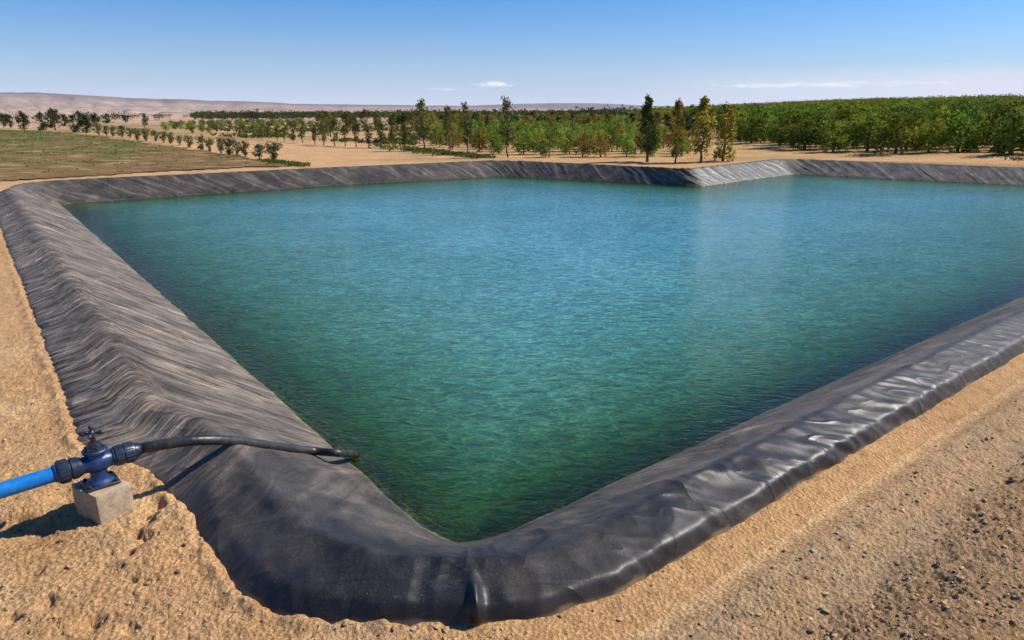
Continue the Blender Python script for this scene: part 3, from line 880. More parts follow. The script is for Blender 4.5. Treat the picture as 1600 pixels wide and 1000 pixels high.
def build_hose():
    r = .046
    s0 = VC + AX * .275
    pts = [s0 - AX * .03, s0 + AX * .05]
    pix = [(238, 697.5), (270, 692.0), (300, 688.5), (335, 687.5), (370, 689.5), (405, 694), (445, 699.5), (490, 704.5), (530, 708)]
    zr = [.455, .455, .43]
    for px, py in pix[3:]:
        z = .2
        for _ in range(60):
            q = un(px, py, z); z = .7 * z + .3 * (max(liner_z(q[0], q[1]), ZW - .03) + r * .86)
        zr.append(z)
    xs_ = np.array([200] + [q[0] for q in pix]) / 300.0
    co_ = np.polyfit(xs_, np.array([.425] + zr), 4, w=[4, 2, 1, 1, 1, 1, 1, 2, 4, 5])
    pts = pts[:2]
    for px, py in pix:
        z = float(np.polyval(co_, px / 300.0)) - .035 * float(smooth(430, 500, px)); q = un(px, py, z); pts.append(np.array([q[0], q[1], z]))
    last = pts[-1]; d = last - pts[-2]; d /= np.linalg.norm(d)
    q = un(556, 710, ZW + .012); pts.append(np.array([q[0], q[1], ZW + .012]))
    pts = np.array(pts)
    # Catmull-Rom
    P = np.concatenate([[2 * pts[0] - pts[1]], pts, [2 * pts[-1] - pts[-2]]]); out = []
    for i in range(1, len(P) - 2):
        for t in np.linspace(0, 1, 10, endpoint=False):
            a, b, c, d_ = P[i - 1], P[i], P[i + 1], P[i + 2]
            out.append(.5 * (2 * b + (c - a) * t + (2 * a - 5 * b + 4 * c - d_) * t ** 2 + (3 * b - a - 3 * c + d_) * t ** 3))
    out.append(P[-2]); out = np.array(out)
    h = bpy.data.objects.new('black_hose', None); C.objects.link(h); h.location = tuple(out[0])
    tag(h, 'thick black rubber hose arching from the valve over the liner into the water', 'hose')
    m = MB().tube(out, (r + .0012 * np.sin(np.arange(len(out)) * 2.1)) * np.linspace(1, .80, len(out)), 20)
    bmesh.ops.translate(m.bm, verts=m.bm.verts[:], vec=-Vector(h.location)); m.build('hose_tube', M_RUBBER, h)
    m = MB().tube(out[2:8], r + .007, 22)
    bmesh.ops.translate(m.bm, verts=m.bm.verts[:], vec=-Vector(h.location)); m.build('hose_cuff', M_RUBBER, h)
    r *= .80; dd = out[-1] - out[-3]; dd /= np.linalg.norm(dd)
    m = MB().lathe(out[-1] - dd * .02, dd, [(0, .001), (0, r + .004), (.03, r + .004), (.034, r - .006), (.055, r - .014), (.055, .001)], 18)
    bmesh.ops.translate(m.bm, verts=m.bm.verts[:], vec=-Vector(h.location)); m.build('hose_end', M_IRON, h)


build_hose()

# ------------------------------------------------------------------ loose stones and clods near the viewpoint (uncountable)
def ground_z(x, y):
    """height of the displaced ground sheet, by nearest vertices"""
    d = (GX - x) ** 2 + (GY - y) ** 2
    return float(GZ[np.argmin(d)])


def build_clods():
    ico = bmesh.new(); bmesh.ops.create_icosphere(ico, subdivisions=1, radius=1)
    iv = np.array([v.co[:] for v in ico.verts]); fi = np.array([[v.index for v in f.verts] for f in ico.faces]); ico.free()
    # sample ground vertices that are visible, near and outside the liner
    d0 = np.hypot(GX, GY); cand = np.where((d0 > 3.0) & (d0 < 9.5) & (GY > 2))[0]
    sd, ins = seg_dist(np.stack([GX[cand], GY[cand]], 1), TB); cand = cand[(~ins) & (sd > .02)]
    nr = GX[cand] * .622 - GY[cand] * .783 + 2.55
    w = np.where(GX[cand] > 0, .25 + 1.6 * smooth(.42, .6, nr) + 1.5 * smooth(.9, 1.1, nr), .8) * (.3 + np.clip(fbm(GX[cand] * 2.2, GY[cand] * 2.2, 3, 160) + .35, 0, 1) * 1.5)
    pick = rng.choice(cand, 8500, replace=False, p=w / w.sum())
    Vs, Fs, Cs = [], [], []
    for k, i in enumerate(pick):
        s = min(.0024 * (1 + rng.pareto(2.6) * 1.2), .015) * (1 + .05 * np.hypot(GX[i], GY[i]))
        sc = s * np.array([rng.uniform(.8, 1.6), rng.uniform(.7, 1.3), rng.uniform(.5, .9)])
        th = rng.uniform(0, 6.28); v = iv * (1 + rng.uniform(-.28, .28, (len(iv), 1))) * sc
        v = np.stack([v[:, 0] * np.cos(th) - v[:, 1] * np.sin(th), v[:, 0] * np.sin(th) + v[:, 1] * np.cos(th), v[:, 2]], 1)
        Vs.append(v + [GX[i], GY[i], GZ[i] + sc[2] * .35]); Fs.append(fi + k * len(iv))
        t = rng.uniform(0, 1); base = np.array([.40, .26, .135]) * (.65 + .75 * t)
        if rng.random() < .12: base = np.array([.50, .42, .32]) * rng.uniform(.6, 1.0)
        if rng.random() < .07: base = np.array([.17, .12, .075])
        Cs.append(np.repeat(base[None], len(iv), 0))
    me = np_mesh('gravel', np.concatenate(Vs), np.concatenate(Fs), False, M_STONE, np.concatenate(Cs))
    tag(link('gravel', me), 'loose clods and small stones scattered on the sandy ground', 'gravel', kind='stuff')


build_clods()

# ------------------------------------------------------------------ field on the left
FIELD_PX = [(-420, 330), (-120, 296), (0, 286.5), (120, 278), (250, 270.5), (400, 263.5), (478, 260.5), (440, 254), (400, 246), (330, 236), (250, 225), (170, 214), (90, 206), (0, 203), (-300, 200), (-700, 215)]


def build_field():
    poly = np.array([ung(*q)[:2] for q in FIELD_PX])
    # push the near edge outside the liner
    x0, y0 = poly.min(0); x1, y1 = poly.max(0)
    xs = np.arange(x0, x1, .45); ys = np.arange(y0, y1, .45)
    Xg, Yg = np.meshgrid(xs, ys, indexing='ij'); P = np.stack([Xg.ravel(), Yg.ravel()], 1)
    _, ins = seg_dist(P, poly); db, inl = seg_dist(P, TB)
    de, _ = seg_dist(P, poly); ok = ins & ~inl & (db > .35) & (de > .9 * np.clip(fbm(P[:, 0] * .35, P[:, 1] * .35, 3, 178) + .35, 0, 1))
    Fq = grid_faces(len(xs), len(ys)); Fq = Fq[ok[Fq].all(1)]
    used = np.unique(Fq); mp = -np.ones(len(P), int); mp[used] = np.arange(len(used)); p = P[used]
    x, y = p[:, 0], p[:, 1]
    z = terrain(x, y) + .05 * fbm(x * .25, y * .25, 3, 110) + .045 + .03 * fbm(x * .8, y * .8, 3, 171)
    ppx, ppy = proj(x, y, z)
    n = fbm(x * .16, y * .3, 4, 170); n2 = fbm(x * .5, y * 1.1, 4, 172)
    green = np.array([.115, .135, .030]); brown = np.array([.20, .122, .048]); straw = np.array([.42, .30, .14]); dk = np.array([.10, .07, .03])
    g = np.clip(.80 - (ppy - 205) / 50 + n * 2.4, 0, 1)[:, None]
    col = green * g + brown * (1 - g)
    s_ = np.clip((n2 - .16) * 3.0, 0, .9)[:, None] * np.clip(1.1 - g, 0, 1); col = col * (1 - s_) + straw * s_
    k_ = np.clip((-n2 - .10) * 2.8, 0, .85)[:, None]; col = col * (1 - k_) + dk * k_
    me = np_mesh('field', np.stack([x, y, z], 1), mp[Fq][:, ::-1], True, M_FIELD, col)
    tag(link('field', me), 'patchy green and brown field beside the pond on the left', 'field', kind='structure')
    # low grass and weeds over it (uncountable)
    n_t = 9000
    idx = rng.integers(0, len(x), n_t * 2)
    dens = .25 + g[idx, 0] * .8 - s_[idx, 0] * .5
    idx = idx[rng.random(len(idx)) < dens][:n_t]
    leaves(np.stack([x[idx] + rng.uniform(-.3, .3, len(idx)), y[idx] + rng.uniform(-.3, .3, len(idx)), z[idx]], 1), g[idx, 0], 'grass', 'low weedy grass growing over the field', .10)


def leaf_quads(P, size, up=.35, asp=.55, flat=None, r=None):
    """diamond shaped leaf quads at points P"""
    r = r or rng; n = len(P)
    d = r.normal(size=(n, 3)); d[:, 2] += up; d /= np.linalg.norm(d, axis=1)[:, None]
    e = r.normal(size=(n, 3)); e -= (e * d).sum(1)[:, None] * d; e /= np.linalg.norm(e, axis=1)[:, None]
    s = (size * r.uniform(.6, 1.35, n))[:, None]
    V = np.stack([P - d * s * .5, P + e * s * asp * .5, P + d * s * .5, P - e * s * asp * .5], 1).reshape(-1, 3)
    return V, np.arange(4 * n).reshape(n, 4)


def leaves(P, tint, name, label, size):
    Vs, Fs, Cs = [], [], []; off = 0
    for k in range(4):
        Q = P + np.stack([rng.uniform(-.14, .14, len(P)), rng.uniform(-.14, .14, len(P)), rng.uniform(.0, size * .5, len(P))], 1)
        V, Fq = leaf_quads(Q, np.full(len(P), size), .9, .5)
        Vs.append(V); Fs.append(Fq + off); off += len(V); Cs.append(np.repeat(np.clip(tint * 0 + rng.uniform(0, 1, len(P)) * (1.2 - tint), 0, 1), 4))
    me = np_mesh(name, np.concatenate(Vs), np.concatenate(Fs), False, L_GRASS, np.repeat(np.concatenate(Cs)[:, None], 3, 1))
    tag(link(name, me), label, 'grass', kind='stuff')


build_field()

# green weed strip under the trees by the far corner of the pond
def weed_strip():
    pts = []
    for (xa, ya, xb, yb, n, w) in ((585, 228, 700, 241, 380, 2.0), (640, 233, 745, 246, 420, 1.6), (700, 241, 770, 247, 120, 1.2), (410, 252, 478, 260, 300, .8), (1580, 250, 1660, 256, 60, .6)):
        for _ in range(n):
            t = rng.random(); px = xa + t * (xb - xa); py = ya + t * (yb - ya) + rng.normal() * w; q = ung(px, py); pts.append([q[0] + rng.normal() * .2, q[1] + rng.normal() * .2, q[2] + .03])
    P = np.array(pts); leaves(P, rng.uniform(.1, .9, len(P)), 'weeds', 'low green weeds along the edge of the sandy clearing', .17)


weed_strip()


def scrub():
    px = rng.uniform(255, 660, 5200); py = rng.uniform(186, 232, 5200)
    P = np.array([ung(a, b) for a, b in zip(px, py) if in_poly(np.array([a]), np.array([b]), [(255, 196), (330, 212), (400, 217), (520, 222), (650, 228), (655, 190), (470, 190), (300, 187)])[0]])
    P = P[fbm(P[:, 0] * .09, P[:, 1] * .07, 3, 320) > -.02]; P[:, 2] += .05
    leaves(P, rng.uniform(0, .8, len(P)), 'scrub', 'low dry green scrub between the tree rows on the left', .36)


# ------------------------------------------------------------------ trees
def crown_points(n, env, h0, h1, rad, clumps, seed, spread=.34, squash=1.0, shell=.55, lean=0.0):
    """n points in clumps that fill an envelope radius env(t), t=0..1 from h0 to h1"""
    r = np.random.default_rng(seed)
    t = r.random(clumps * 6) ; keep = r.random(len(t)) < np.array([env(q) for q in t]) + .15; t = t[keep][:clumps]
    k = len(t); th = r.uniform(0, 2 * np.pi, k); rr = np.sqrt(r.uniform(.10, 1, k)) * rad * np.array([env(q) for q in t]) * .82
    cc = np.stack([rr * np.cos(th) + lean * t, rr * np.sin(th), h0 + t * (h1 - h0)], 1)
    crad = spread * rad * (.5 + .6 * np.array([env(q) for q in t])) * r.uniform(.7, 1.3, k)
    pick = r.integers(0, k, n); d = r.normal(size=(n, 3)); d /= np.linalg.norm(d, axis=1)[:, None]
    q = r.random(n) ** shell
    P = cc[pick] + d * (crad[pick] * q)[:, None] * [1, 1, squash]
    tint = np.clip(.42 + .5 * r.normal(size=k)[pick] * .65 + .35 * (P[:, 2] - h0) / (h1 - h0) * 0 + r.normal(size=n) * .2, 0, 1)
    m = n // 12                                        # a thin leader at the top so that the tip stays attached
    tt = r.uniform(.72, 1, m); P[:m] = np.stack([r.normal(size=m) * rad * .10 + lean * tt, r.normal(size=m) * rad * .10, h0 + tt * (h1 - h0)], 1)
    return P, tint, cc


def trunk_mesh(name, h, r0, cc, h_split, stems=1, seed=0, nl=9, wob=.03):
    r = np.random.default_rng(seed); m = MB()
    for s in range(stems):
        a = r.uniform(0, 6.28); o = np.array([math.cos(a), math.sin(a), 0]) * (r0 * 1.3 if stems > 1 else 0)
        top = np.array([o[0] * 3 + r.normal() * wob, o[1] * 3 + r.normal() * wob, h])
        ts = np.linspace(0, 1, 8)
        path = [o * (1 - t) + top * t + np.array([r.normal() * wob * .5, r.normal() * wob * .5, 0]) * (t > 0) for t in ts]
        path[0][2] = -.06
        m.tube(path, [r0 / stems ** .4 * (1.25 if k == 0 else 1 - .8 * t) for k, t in enumerate(ts)], 7)
    sel = cc[np.argsort(r.random(len(cc)))[:nl]]
    for c in sel:
        z0 = max(h_split * .8, min(c[2] - .15 * h, h * .92)) * r.uniform(.8, 1.0)
        b = np.array([0, 0, z0]); mid = .5 * (b + c) + np.array([0, 0, .04 * h])
        m.tube([b, mid, c], [r0 * .42, r0 * .28, r0 * .1], 5)
    bmesh.ops.recalc_face_normals(m.bm, faces=m.bm.faces[:])
    me = bpy.data.meshes.new(name); m.bm.to_mesh(me); m.bm.free(); me.materials.append(M_BARK); return me


def kind_mesh(kind, seed):
    """unit-height tree (1 m) -> trunk mesh, crown mesh"""
    if kind == 'vase':       # small vase shaped shrub-tree of the left row
        env = lambda t: .35 + .65 * math.sin(min(1, t * 1.15) * math.pi * .62)
        P, ti, cc = crown_points(700, env, .14, .97, .42, 22, seed, .42); sz, up, mat, st, r0, hs = .085, .5, L_OLIVE, 3, .045, .2
    elif kind == 'slender':  # upright, clear stem
        env = lambda t: .25 + .75 * math.sin((.12 + .85 * t) * math.pi) ** .7
        P, ti, cc = crown_points(560, env, .30, 1.0, .22, 20, seed, .55, 1.4); sz, up, mat, st, r0, hs = .07, .7, L_SLENDER, 2, .022, .28
    elif kind == 'citrus':
        env = lambda t: .45 + .55 * math.sin((.15 + .75 * t) * math.pi)
        P, ti, cc = crown_points(1100, env, .08, .97, .52, 30, seed, .38); sz, up, mat, st, r0, hs = .075, .35, L_CITRUS, 1, .03, .15
    elif kind == 'rust':
        env = lambda t: .45 + .55 * math.sin((.15 + .75 * t) * math.pi)
        P, ti, cc = crown_points(900, env, .10, .97, .48, 26, seed, .40); sz, up, mat, st, r0, hs = .075, .45, L_RUST, 1, .03, .15
    elif kind == 'orchard':
        env = lambda t: .50 + .50 * math.sin((.20 + .68 * t) * math.pi)
        P, ti, cc = crown_points(1700, env, .16, .97, .60, 24, seed, .42); sz, up, mat, st, r0, hs = .080, .35, L_ORCH, 1, .040, .2
    elif kind == 'tall_dark':
        env = lambda t: (1 - t) ** .75 * .9 + .10 if t > .12 else .55 + t * 3
        P, ti, cc = crown_points(2400, env, .17, 1.0, .24, 70, seed, .30, 1.5); sz, up, mat, st, r0, hs = .040, .8, L_TALLDK, 1, .022, .2
    elif kind == 'tall_yellow':
        env = lambda t: .18 + .82 * math.sin((.12 + .80 * (1 - (1 - t) ** .9)) * math.pi) ** 1.1 * (1.05 - .5 * t)
        P, ti, cc = crown_points(1700, env, .14, 1.0, .23, 55, seed, .30, 1.5); sz, up, mat, st, r0, hs = .042, .9, L_TALLYL, 1, .02, .2
    elif kind == 'tall_thin':
        env = lambda t: .16 + .84 * math.sin((.08 + .80 * t) * math.pi) ** .8 * (1.0 - .55 * t)
        P, ti, cc = crown_points(1100, env, .24, 1.0, .25, 60, seed, .26, 1.7); sz, up, mat, st, r0, hs = .042, 1.1, L_TALLGN, 1, .016, .25
    elif kind == 'tall_bushy':
        env = lambda t: .35 + .65 * (1 - t) ** .7
        P, ti, cc = crown_points(2000, env, .05, 1.0, .24, 60, seed, .32, 1.4); sz, up, mat, st, r0, hs = .042, .8, L_TALLYL, 1, .022, .1
    else:                    # dark upright evergreen
        env = lambda t: .4 + .6 * math.sin((.2 + .72 * t) * math.pi)
        P, ti, cc = crown_points(900, env, .02, 1.0, .28, 28, seed, .42, 1.3); sz, up, mat, st, r0, hs = .075, .6, L_DARK, 1, .03, .12
    r = np.random.default_rng(seed + 1)
    V, Fq = leaf_quads(P, np.full(len(P), sz), up, .62, None, r)
    crown = np_mesh('crown', V, Fq, False, mat, np.repeat(np.repeat(ti, 4)[:, None], 3, 1))
    trunk = trunk_mesh('trunk', .80, r0, cc, hs, st, seed)
    return trunk, crown


BANK = {}
def variants(kind, n=5):
    if kind not in BANK: BANK[kind] = [kind_mesh(kind, hash_seed(kind) + 13 * k) for k in range(n)]
    return BANK[kind]


def hash_seed(s): return sum(ord(c) * (i + 3) for i, c in enumerate(s)) % 9973


NAME = {'vase': 'shrub_tree', 'slender': 'slender_tree', 'citrus': 'citrus_tree', 'rust': 'autumn_tree', 'orchard': 'orchard_tree', 'tall_dark': 'tall_tree',
        'tall_yellow': 'tall_tree', 'tall_thin': 'tall_tree', 'tall_bushy': 'tall_tree', 'dark': 'evergreen_tree'}


def put_tree(kind, pos, h, label, group=None, wid=1.0, rot=None, cat='tree'):
    vs = variants(kind); tr, cr = vs[int(rng.integers(len(vs)))]
    e = bpy.data.objects.new(NAME[kind], None); C.objects.link(e)
    e.location = tuple(pos); e.rotation_euler = (rng.normal() * .02, rng.normal() * .02, rng.uniform(0, 6.28) if rot is None else rot)
    e.scale = (h * wid, h * wid, h); e.empty_display_size = .2
    tag(e, label, cat, group)
    link('trunk', tr, e); link('crown', cr, e)
    return e


def h_from(pos, px_top_y):
    """height so that the top of a tree at pos lands on image row px_top_y"""
    w0 = pos[1]; lo, hi = .2, 12
    for _ in range(40):
        m = .5 * (lo + hi)
        if proj(pos[0], pos[1], pos[2] + m)[1] > px_top_y: lo = m
        else: hi = m
    return lo


ORD = ['first', 'second', 'third', 'fourth', 'fifth', 'sixth', 'seventh', 'eighth', 'ninth', 'tenth', 'eleventh', 'twelfth', 'thirteenth', 'fourteenth', 'fifteenth', 'sixteenth',
       'seventeenth', 'eighteenth', 'nineteenth', 'twentieth', 'twenty-first', 'twenty-second', 'twenty-third', 'twenty-fourth', 'twenty-fifth', 'twenty-sixth', 'twenty-seventh', 'twenty-eighth', 'twenty-ninth', 'thirtieth']

# tall trees by the far banks
for (px, yb, yt, kind, wid, lab) in (
        (663, 236, 156, 'tall_thin', 1.0, 'tall thin sparse tree with bare trunk, nearest the weedy edge of the sandy clearing'),
        (732, 242, 160, 'tall_thin', .85, 'tall thin tree with wispy top rising behind the bright green bushes by the weeds'),
        (795, 246, 152, 'tall_thin', .85, 'tall thin tree with long straight bare trunk at the far corner of the pond'),
        (702, 238, 167, 'tall_thin', .7, 'faded thin tree with narrow pale top between two tall thin trees'),
        (1011, 253, 151, 'tall_dark', 1.05, 'tall dense dark green tree, darkest and broadest of the tall ones'),
        (1054, 254, 158, 'tall_yellow', .75, 'slim yellowing tall tree with bare lower trunk beside the dark tall tree'),
        (1095, 254, 155, 'tall_yellow', 1.15, 'golden yellow tall tree with full crown above the stepped bank'),
        (1130, 252, 164, 'tall_bushy', 1.1, 'bushy olive yellow tall tree leafy down to the ground near the stepped corner')):
    p = ung(px, yb); put_tree(kind, p, h_from(p, yt), lab, 'tall trees along the far bank', wid)

# row of shrub-trees along the field
ROW_A = [(430, 250, 222, 1.25), (404, 249, 225, .95), (383, 245, 220, .8), (371, 243, 219, .7), (360, 243, 216, .85), (345, 240, 215, .8), (329, 237, 216, .8), (315, 235, 213, .9), (296, 231, 211, .95), (281, 227, 211, .7), (268, 225, 207, .9),
         (256, 223, 205, .8), (243, 221, 203, .8), (228, 220, 200, .8), (214, 219, 200, 1.0), (203, 216, 199, .8), (190, 215, 196, .9), (178, 213, 197, .9), (166, 212, 196, .8), (154, 211, 193, .9)]
for k, (px, yb, yt, w) in enumerate(ROW_A):
    p = ung(px, yb); put_tree('vase', p, h_from(p, yt), f'small olive shrubby tree at field edge, {ORD[k]} from the pond end of the row', 'shrubby trees along the field edge', w * 1.2)

# slender trees behind the sandy clearing
ROW_B = [(410, 219, 197, .9), (421, 220, 199, .8), (433, 221, 200, .8), (445, 222, 200, .8), (459, 223, 203, .9), (474, 224, 194, .9), (493, 226, 196, .9), (505, 227, 192, .9), (524, 228, 184, .9), (540, 229, 197, 1.0), (557, 230, 193, .9), (576, 231, 196, 1.0),
         (596, 231, 191, .8), (614, 232, 198, .8), (634, 233, 195, .8)]
for k, (px, yb, yt, w) in enumerate(ROW_B):
    p = ung(px, yb); put_tree('slender', p, h_from(p, yt), f'slender upright tree behind the sandy clearing, {ORD[k]} from the field end of its row', 'slender trees behind the sandy clearing', w * .98)

# dark upright trees at the far edge of the field
ROW_C = [(6, 199, 178), (17, 200, 179), (38, 203, 174), (68, 204, 177), (87, 203, 171), (102, 197, 179), (118, 207, 180), (127, 198, 175), (136, 208, 179), (150, 198, 177), (168, 193, 178), (196, 192, 180), (228, 196, 179)]
for k, (px, yb, yt) in enumerate(ROW_C):
    p = ung(px, yb); put_tree('dark', p, h_from(p, yt), f'dark evergreen tree beyond the field, {ORD[k]} from the left frame edge', 'dark evergreens beyond the field', 1.2)

# fill helper: jittered rows in world space kept where the foot falls in a pixel polygon
def in_poly(px, py, poly):
    ins = np.zeros(len(px), bool); n = len(poly)
    for i in range(n):
        (ax, ay), (bx, by) = poly[i], poly[(i + 1) % n]
        c = (ay > py) != (by > py)
        with np.errstate(divide='ignore', invalid='ignore'): xi = ax + (py - ay) / (by - ay) * (bx - ax)
        ins ^= c & (px < xi)
    return ins


def rows(poly, dx, dy, ang, jit, box=(-160, 230, 36, 420)):
    c, s = math.cos(ang), math.sin(ang)
    a = np.arange(-420, 520, dx); b = np.arange(-420, 520, dy)
    A, B = np.meshgrid(a, b, indexing='ij'); A = A.ravel() + rng.normal(size=A.size) * jit; B = B.ravel() + rng.normal(size=B.size) * jit
    x = c * A - s * B; y = s * A + c * B
    k = (x > box[0]) & (x < box[1]) & (y > box[2]) & (y < box[3]); x, y = x[k], y[k]
    z = terrain(x, y); px, py = proj(x, y, z); k = in_poly(px, py, poly)
    x, y, z = x[k], y[k], z[k]; o = np.argsort(np.hypot(x, y)); return np.stack([x, y, z], 1)[o]


scrub()

# bright citrus in front, mixed rusty and green behind
POLY_D = [(648, 214), (690, 234), (760, 241), (800, 244), (870, 247), (960, 247.5), (1060, 247), (1075, 240), (1060, 226), (980, 214), (880, 208), (760, 206), (690, 206)]
D = rows(POLY_D, 1.6, 3.0, R(2), .22)
nD = 0
for k, p in enumerate(D[:190]):
    px, _ = proj(*p)
    rusty = fbm(p[0] * .12, p[1] * .12, 2, 210) > .22
    put_tree('rust' if rusty else 'citrus', p, rng.uniform(1.2, 1.65), 'yellowing rusty orchard bush among the bright green citrus' if rusty else 'bright green citrus bush in the orchard rows beyond the far bank',
             'rusty bushes among the citrus rows' if rusty else 'citrus bushes beyond the far bank', rng.uniform(.95, 1.15))
POLY_E = [(640, 203), (700, 206), (860, 208), (980, 214), (1050, 218), (1100, 212), (1040, 203), (930, 196), (800, 191), (700, 191), (640, 195)]
E_ = rows(POLY_E, 2.6, 4.2, R(2), .5)
for k, p in enumerate(E_[:120]):
    q = rng.random(); kind = 'rust' if q < .38 else ('citrus' if q < .55 else 'dark')
    lab = {'rust': 'brown orange leaved tree in the mixed grove behind the citrus rows', 'citrus': 'mid green tree in the mixed grove behind the citrus rows', 'dark': 'dark green tree in the mixed grove behind the citrus rows'}[kind]
    put_tree(kind, p, rng.uniform(1.6, 2.3), lab, {'rust': 'orange trees of the mixed grove', 'citrus': 'mid green trees of the mixed grove', 'dark': 'dark trees of the mixed grove'}[kind], rng.uniform(.95, 1.25))

# the big orchard on the right
POLY_F = [(1146, 219), (1195, 230), (1240, 239), (1420, 241.5), (1640, 244), (1900, 246), (1900, 140), (1500, 150), (1300, 160), (1000, 172.5), (930, 178), (1010, 190), (1060, 199), (1130, 207)]
Ft = rows(POLY_F, 2.3, 3.1, R(4), .25, (-40, 260, 36, 330))
for k, p in enumerate(Ft[:290]):
    h = rng.uniform(1.75, 2.65)
    front = k < 26
    px, py = proj(*p)
    put_tree('orchard', p, h, 'leafy green orchard tree standing in the big dense orchard on the rising ground', 'orchard trees of the big dense orchard', rng.uniform(1.0, 1.3))


def merge_far(name, label, P, mat, n_leaf, h, wid, leaf, cat, env_r=.45):
    """many far trees as one mass"""
    Vs, Fs, Cs = [], [], []; off = 0
    for i, p in enumerate(P):
        hh = h * rng.uniform(.8, 1.2); d = rng.normal(size=(n_leaf, 3)); d /= np.linalg.norm(d, axis=1)[:, None]
        q = rng.random(n_leaf)[:, None] ** .4
        c = p + np.array([0, 0, hh * .58]); Q = c + d * q * np.array([hh * wid, hh * wid, hh * .42]) * (1 + .25 * np.sin(d[:, :1] * 5 + i))
        V, Fq = leaf_quads(Q, np.full(n_leaf, leaf), .3, .65)
        Vs.append(V); Fs.append(Fq + off); off += len(V); Cs.append(np.repeat(np.clip(rng.normal(.5, .25) + rng.normal(size=n_leaf) * .2, 0, 1), 4))
    me = np_mesh(name, np.concatenate(Vs), np.concatenate(Fs), False, mat, np.repeat(np.concatenate(Cs)[:, None], 3, 1))
    tag(link(name, me), label, cat, kind='stuff')


merge_far('orchard_woods', 'farther rows of the big green orchard merging into one canopy', Ft[290:], L_ORCH, 150, 2.6, .56, .34, 'orchard')
POLY_G = [(640, 194), (800, 190), (930, 195), (1000, 191), (930, 179), (1000, 173.5), (760, 177.5), (560, 180.5), (420, 181), (300, 183), (300, 190), (420, 190), (520, 188), (640, 187)]
G_ = rows(POLY_G, 5.0, 7.0, R(8), 1.2, (-260, 160, 80, 560))
merge_far('distant_woods', 'band of dark green trees along the edge of the far plain', G_, L_DARK, 70, 3.0, .55, .55, 'woods')
# scrubby plots between the two tree rows
POLY_H = [(250, 205), (330, 212), (400, 214), (470, 205), (520, 200), (470, 193), (380, 190), (300, 189), (280, 195)]
H_ = rows(POLY_H, 2.6, 5.0, R(12), .9, (-120, 20, 50, 330))
H_ = H_[fbm(H_[:, 0] * .06, H_[:, 1] * .05, 2, 300) > -.10][:100]
for k, p in enumerate(H_):
    q = rng.random(); kind = 'citrus' if q < .55 else 'vase'
    put_tree(kind, p, rng.uniform(.65, 1.3), {'citrus': 'light green bush in the scrubby plot between the two tree rows', 'vase': 'dull olive bush in the scrubby plot between the two tree rows'}[kind],
             {'citrus': 'light green bushes of the scrubby plot', 'vase': 'olive bushes of the scrubby plot'}[kind], rng.uniform(1.0, 1.4))
POLY_I = [(470, 214), (520, 219), (640, 226), (650, 214), (640, 196), (560, 194), (500, 200)]
I_ = rows(POLY_I, 2.6, 5.5, R(12), .7, (-60, 20, 50, 200))[:48:2]
for p in I_:
    put_tree('slender', p, rng.uniform(1.7, 2.6), 'thin brownish tree standing on bare sand behind the slender row', 'thin trees behind the slender row', rng.uniform(1.0, 1.3))
# far scattered trees at the foot of the hills, left
POLY_J = [(-60, 199), (150, 199), (260, 190), (380, 184), (300, 180), (150, 181), (-60, 184)]
J_ = rows(POLY_J, 9, 15, R(20), 4, (-420, -20, 90, 520))
merge_far('scattered_woods', 'scattered low dark trees on the plain beyond the field', J_[fbm(J_[:, 0] * .03, J_[:, 1] * .02, 2, 310) > .08], L_DARK, 70, 2.6, .7, .4, 'woods')

# ------------------------------------------------------------------ far farm buildings and poles
def building(px0, px1, yb, yt, lab):
    a, b = ung(px0, yb), ung(px1, yb); c = .5 * (a + b); L = np.linalg.norm(b - a); h = h_from(c, yt); dep = max(6.0, L * .35)
    e = bpy.data.objects.new('farm_building', None); C.objects.link(e); e.location = tuple(c); tag(e, lab, 'building', 'farm buildings on the far plain')
    hw = h * .72
    m = MB().box((0, 0, hw / 2 - .3), np.eye(3), (L / 2, dep / 2, hw / 2 + .3)); m.build('wall', M_WALLW, e)
    # gabled roof, ridge along x
    V = [(-L / 2 - .3, -dep / 2 - .3, hw), (L / 2 + .3, -dep / 2 - .3, hw), (L / 2 + .3, 0, h), (-L / 2 - .3, 0, h), (L / 2 + .3, dep / 2 + .3, hw), (-L / 2 - .3, dep / 2 + .3, hw)]
    m = MB(); m.raw(V, [(0, 1, 2, 3), (3, 2, 4, 5), (0, 3, 5, 5), (1, 4, 2, 2), (0, 5, 4, 1)], None, False); m.build('roof', M_ROOFG, e)
    d = MB().box((L * .22, -dep / 2 - .02, hw * .38), np.eye(3), (min(1.2, L * .08), .05, hw * .38)); d.build('door', M_IRON, e)


for a in ((328, 378, 183.5, 179.3, 'long low pale shed, leftmost of the buildings on the plain'), (441, 451, 182.5, 177.5, 'small square white building beside dark trees on the far plain'),
          (452, 470, 182.5, 178.5, 'low white building next to the small square one'), (482, 492, 182, 175.5, 'tallest narrow white building of the far farm cluster'),
          (493, 512, 182, 177.6, 'broad white building right of the tallest narrow one'), (530, 556, 181.5, 176.6, 'long white shed behind the dark woods in the farm cluster'),
          (610, 634, 180.5, 176.4, 'rightmost long white shed of the far farm cluster')):
    building(*a)
for px, yb, yt, lab in ((226, 200, 176, 'wooden utility pole among bushes nearer the field'), (266.5, 193, 179, 'wooden utility pole on the pale plain right of the other pole')):
    p = ung(px, yb); h = h_from(p, yt); e = bpy.data.objects.new('utility_pole', None); C.objects.link(e); e.location = tuple(p); tag(e, lab, 'utility pole', 'utility poles on the plain')
    MB().tube([(0, 0, -.2), (0, 0, h * .5), (0, 0, h)], [.08, .07, .055], 8).build('pole', M_WOODP, e)
    MB().box((0, -.07, h * .93), np.eye(3), (.55, .04, .05)).build('crossarm', M_WOODP, e)

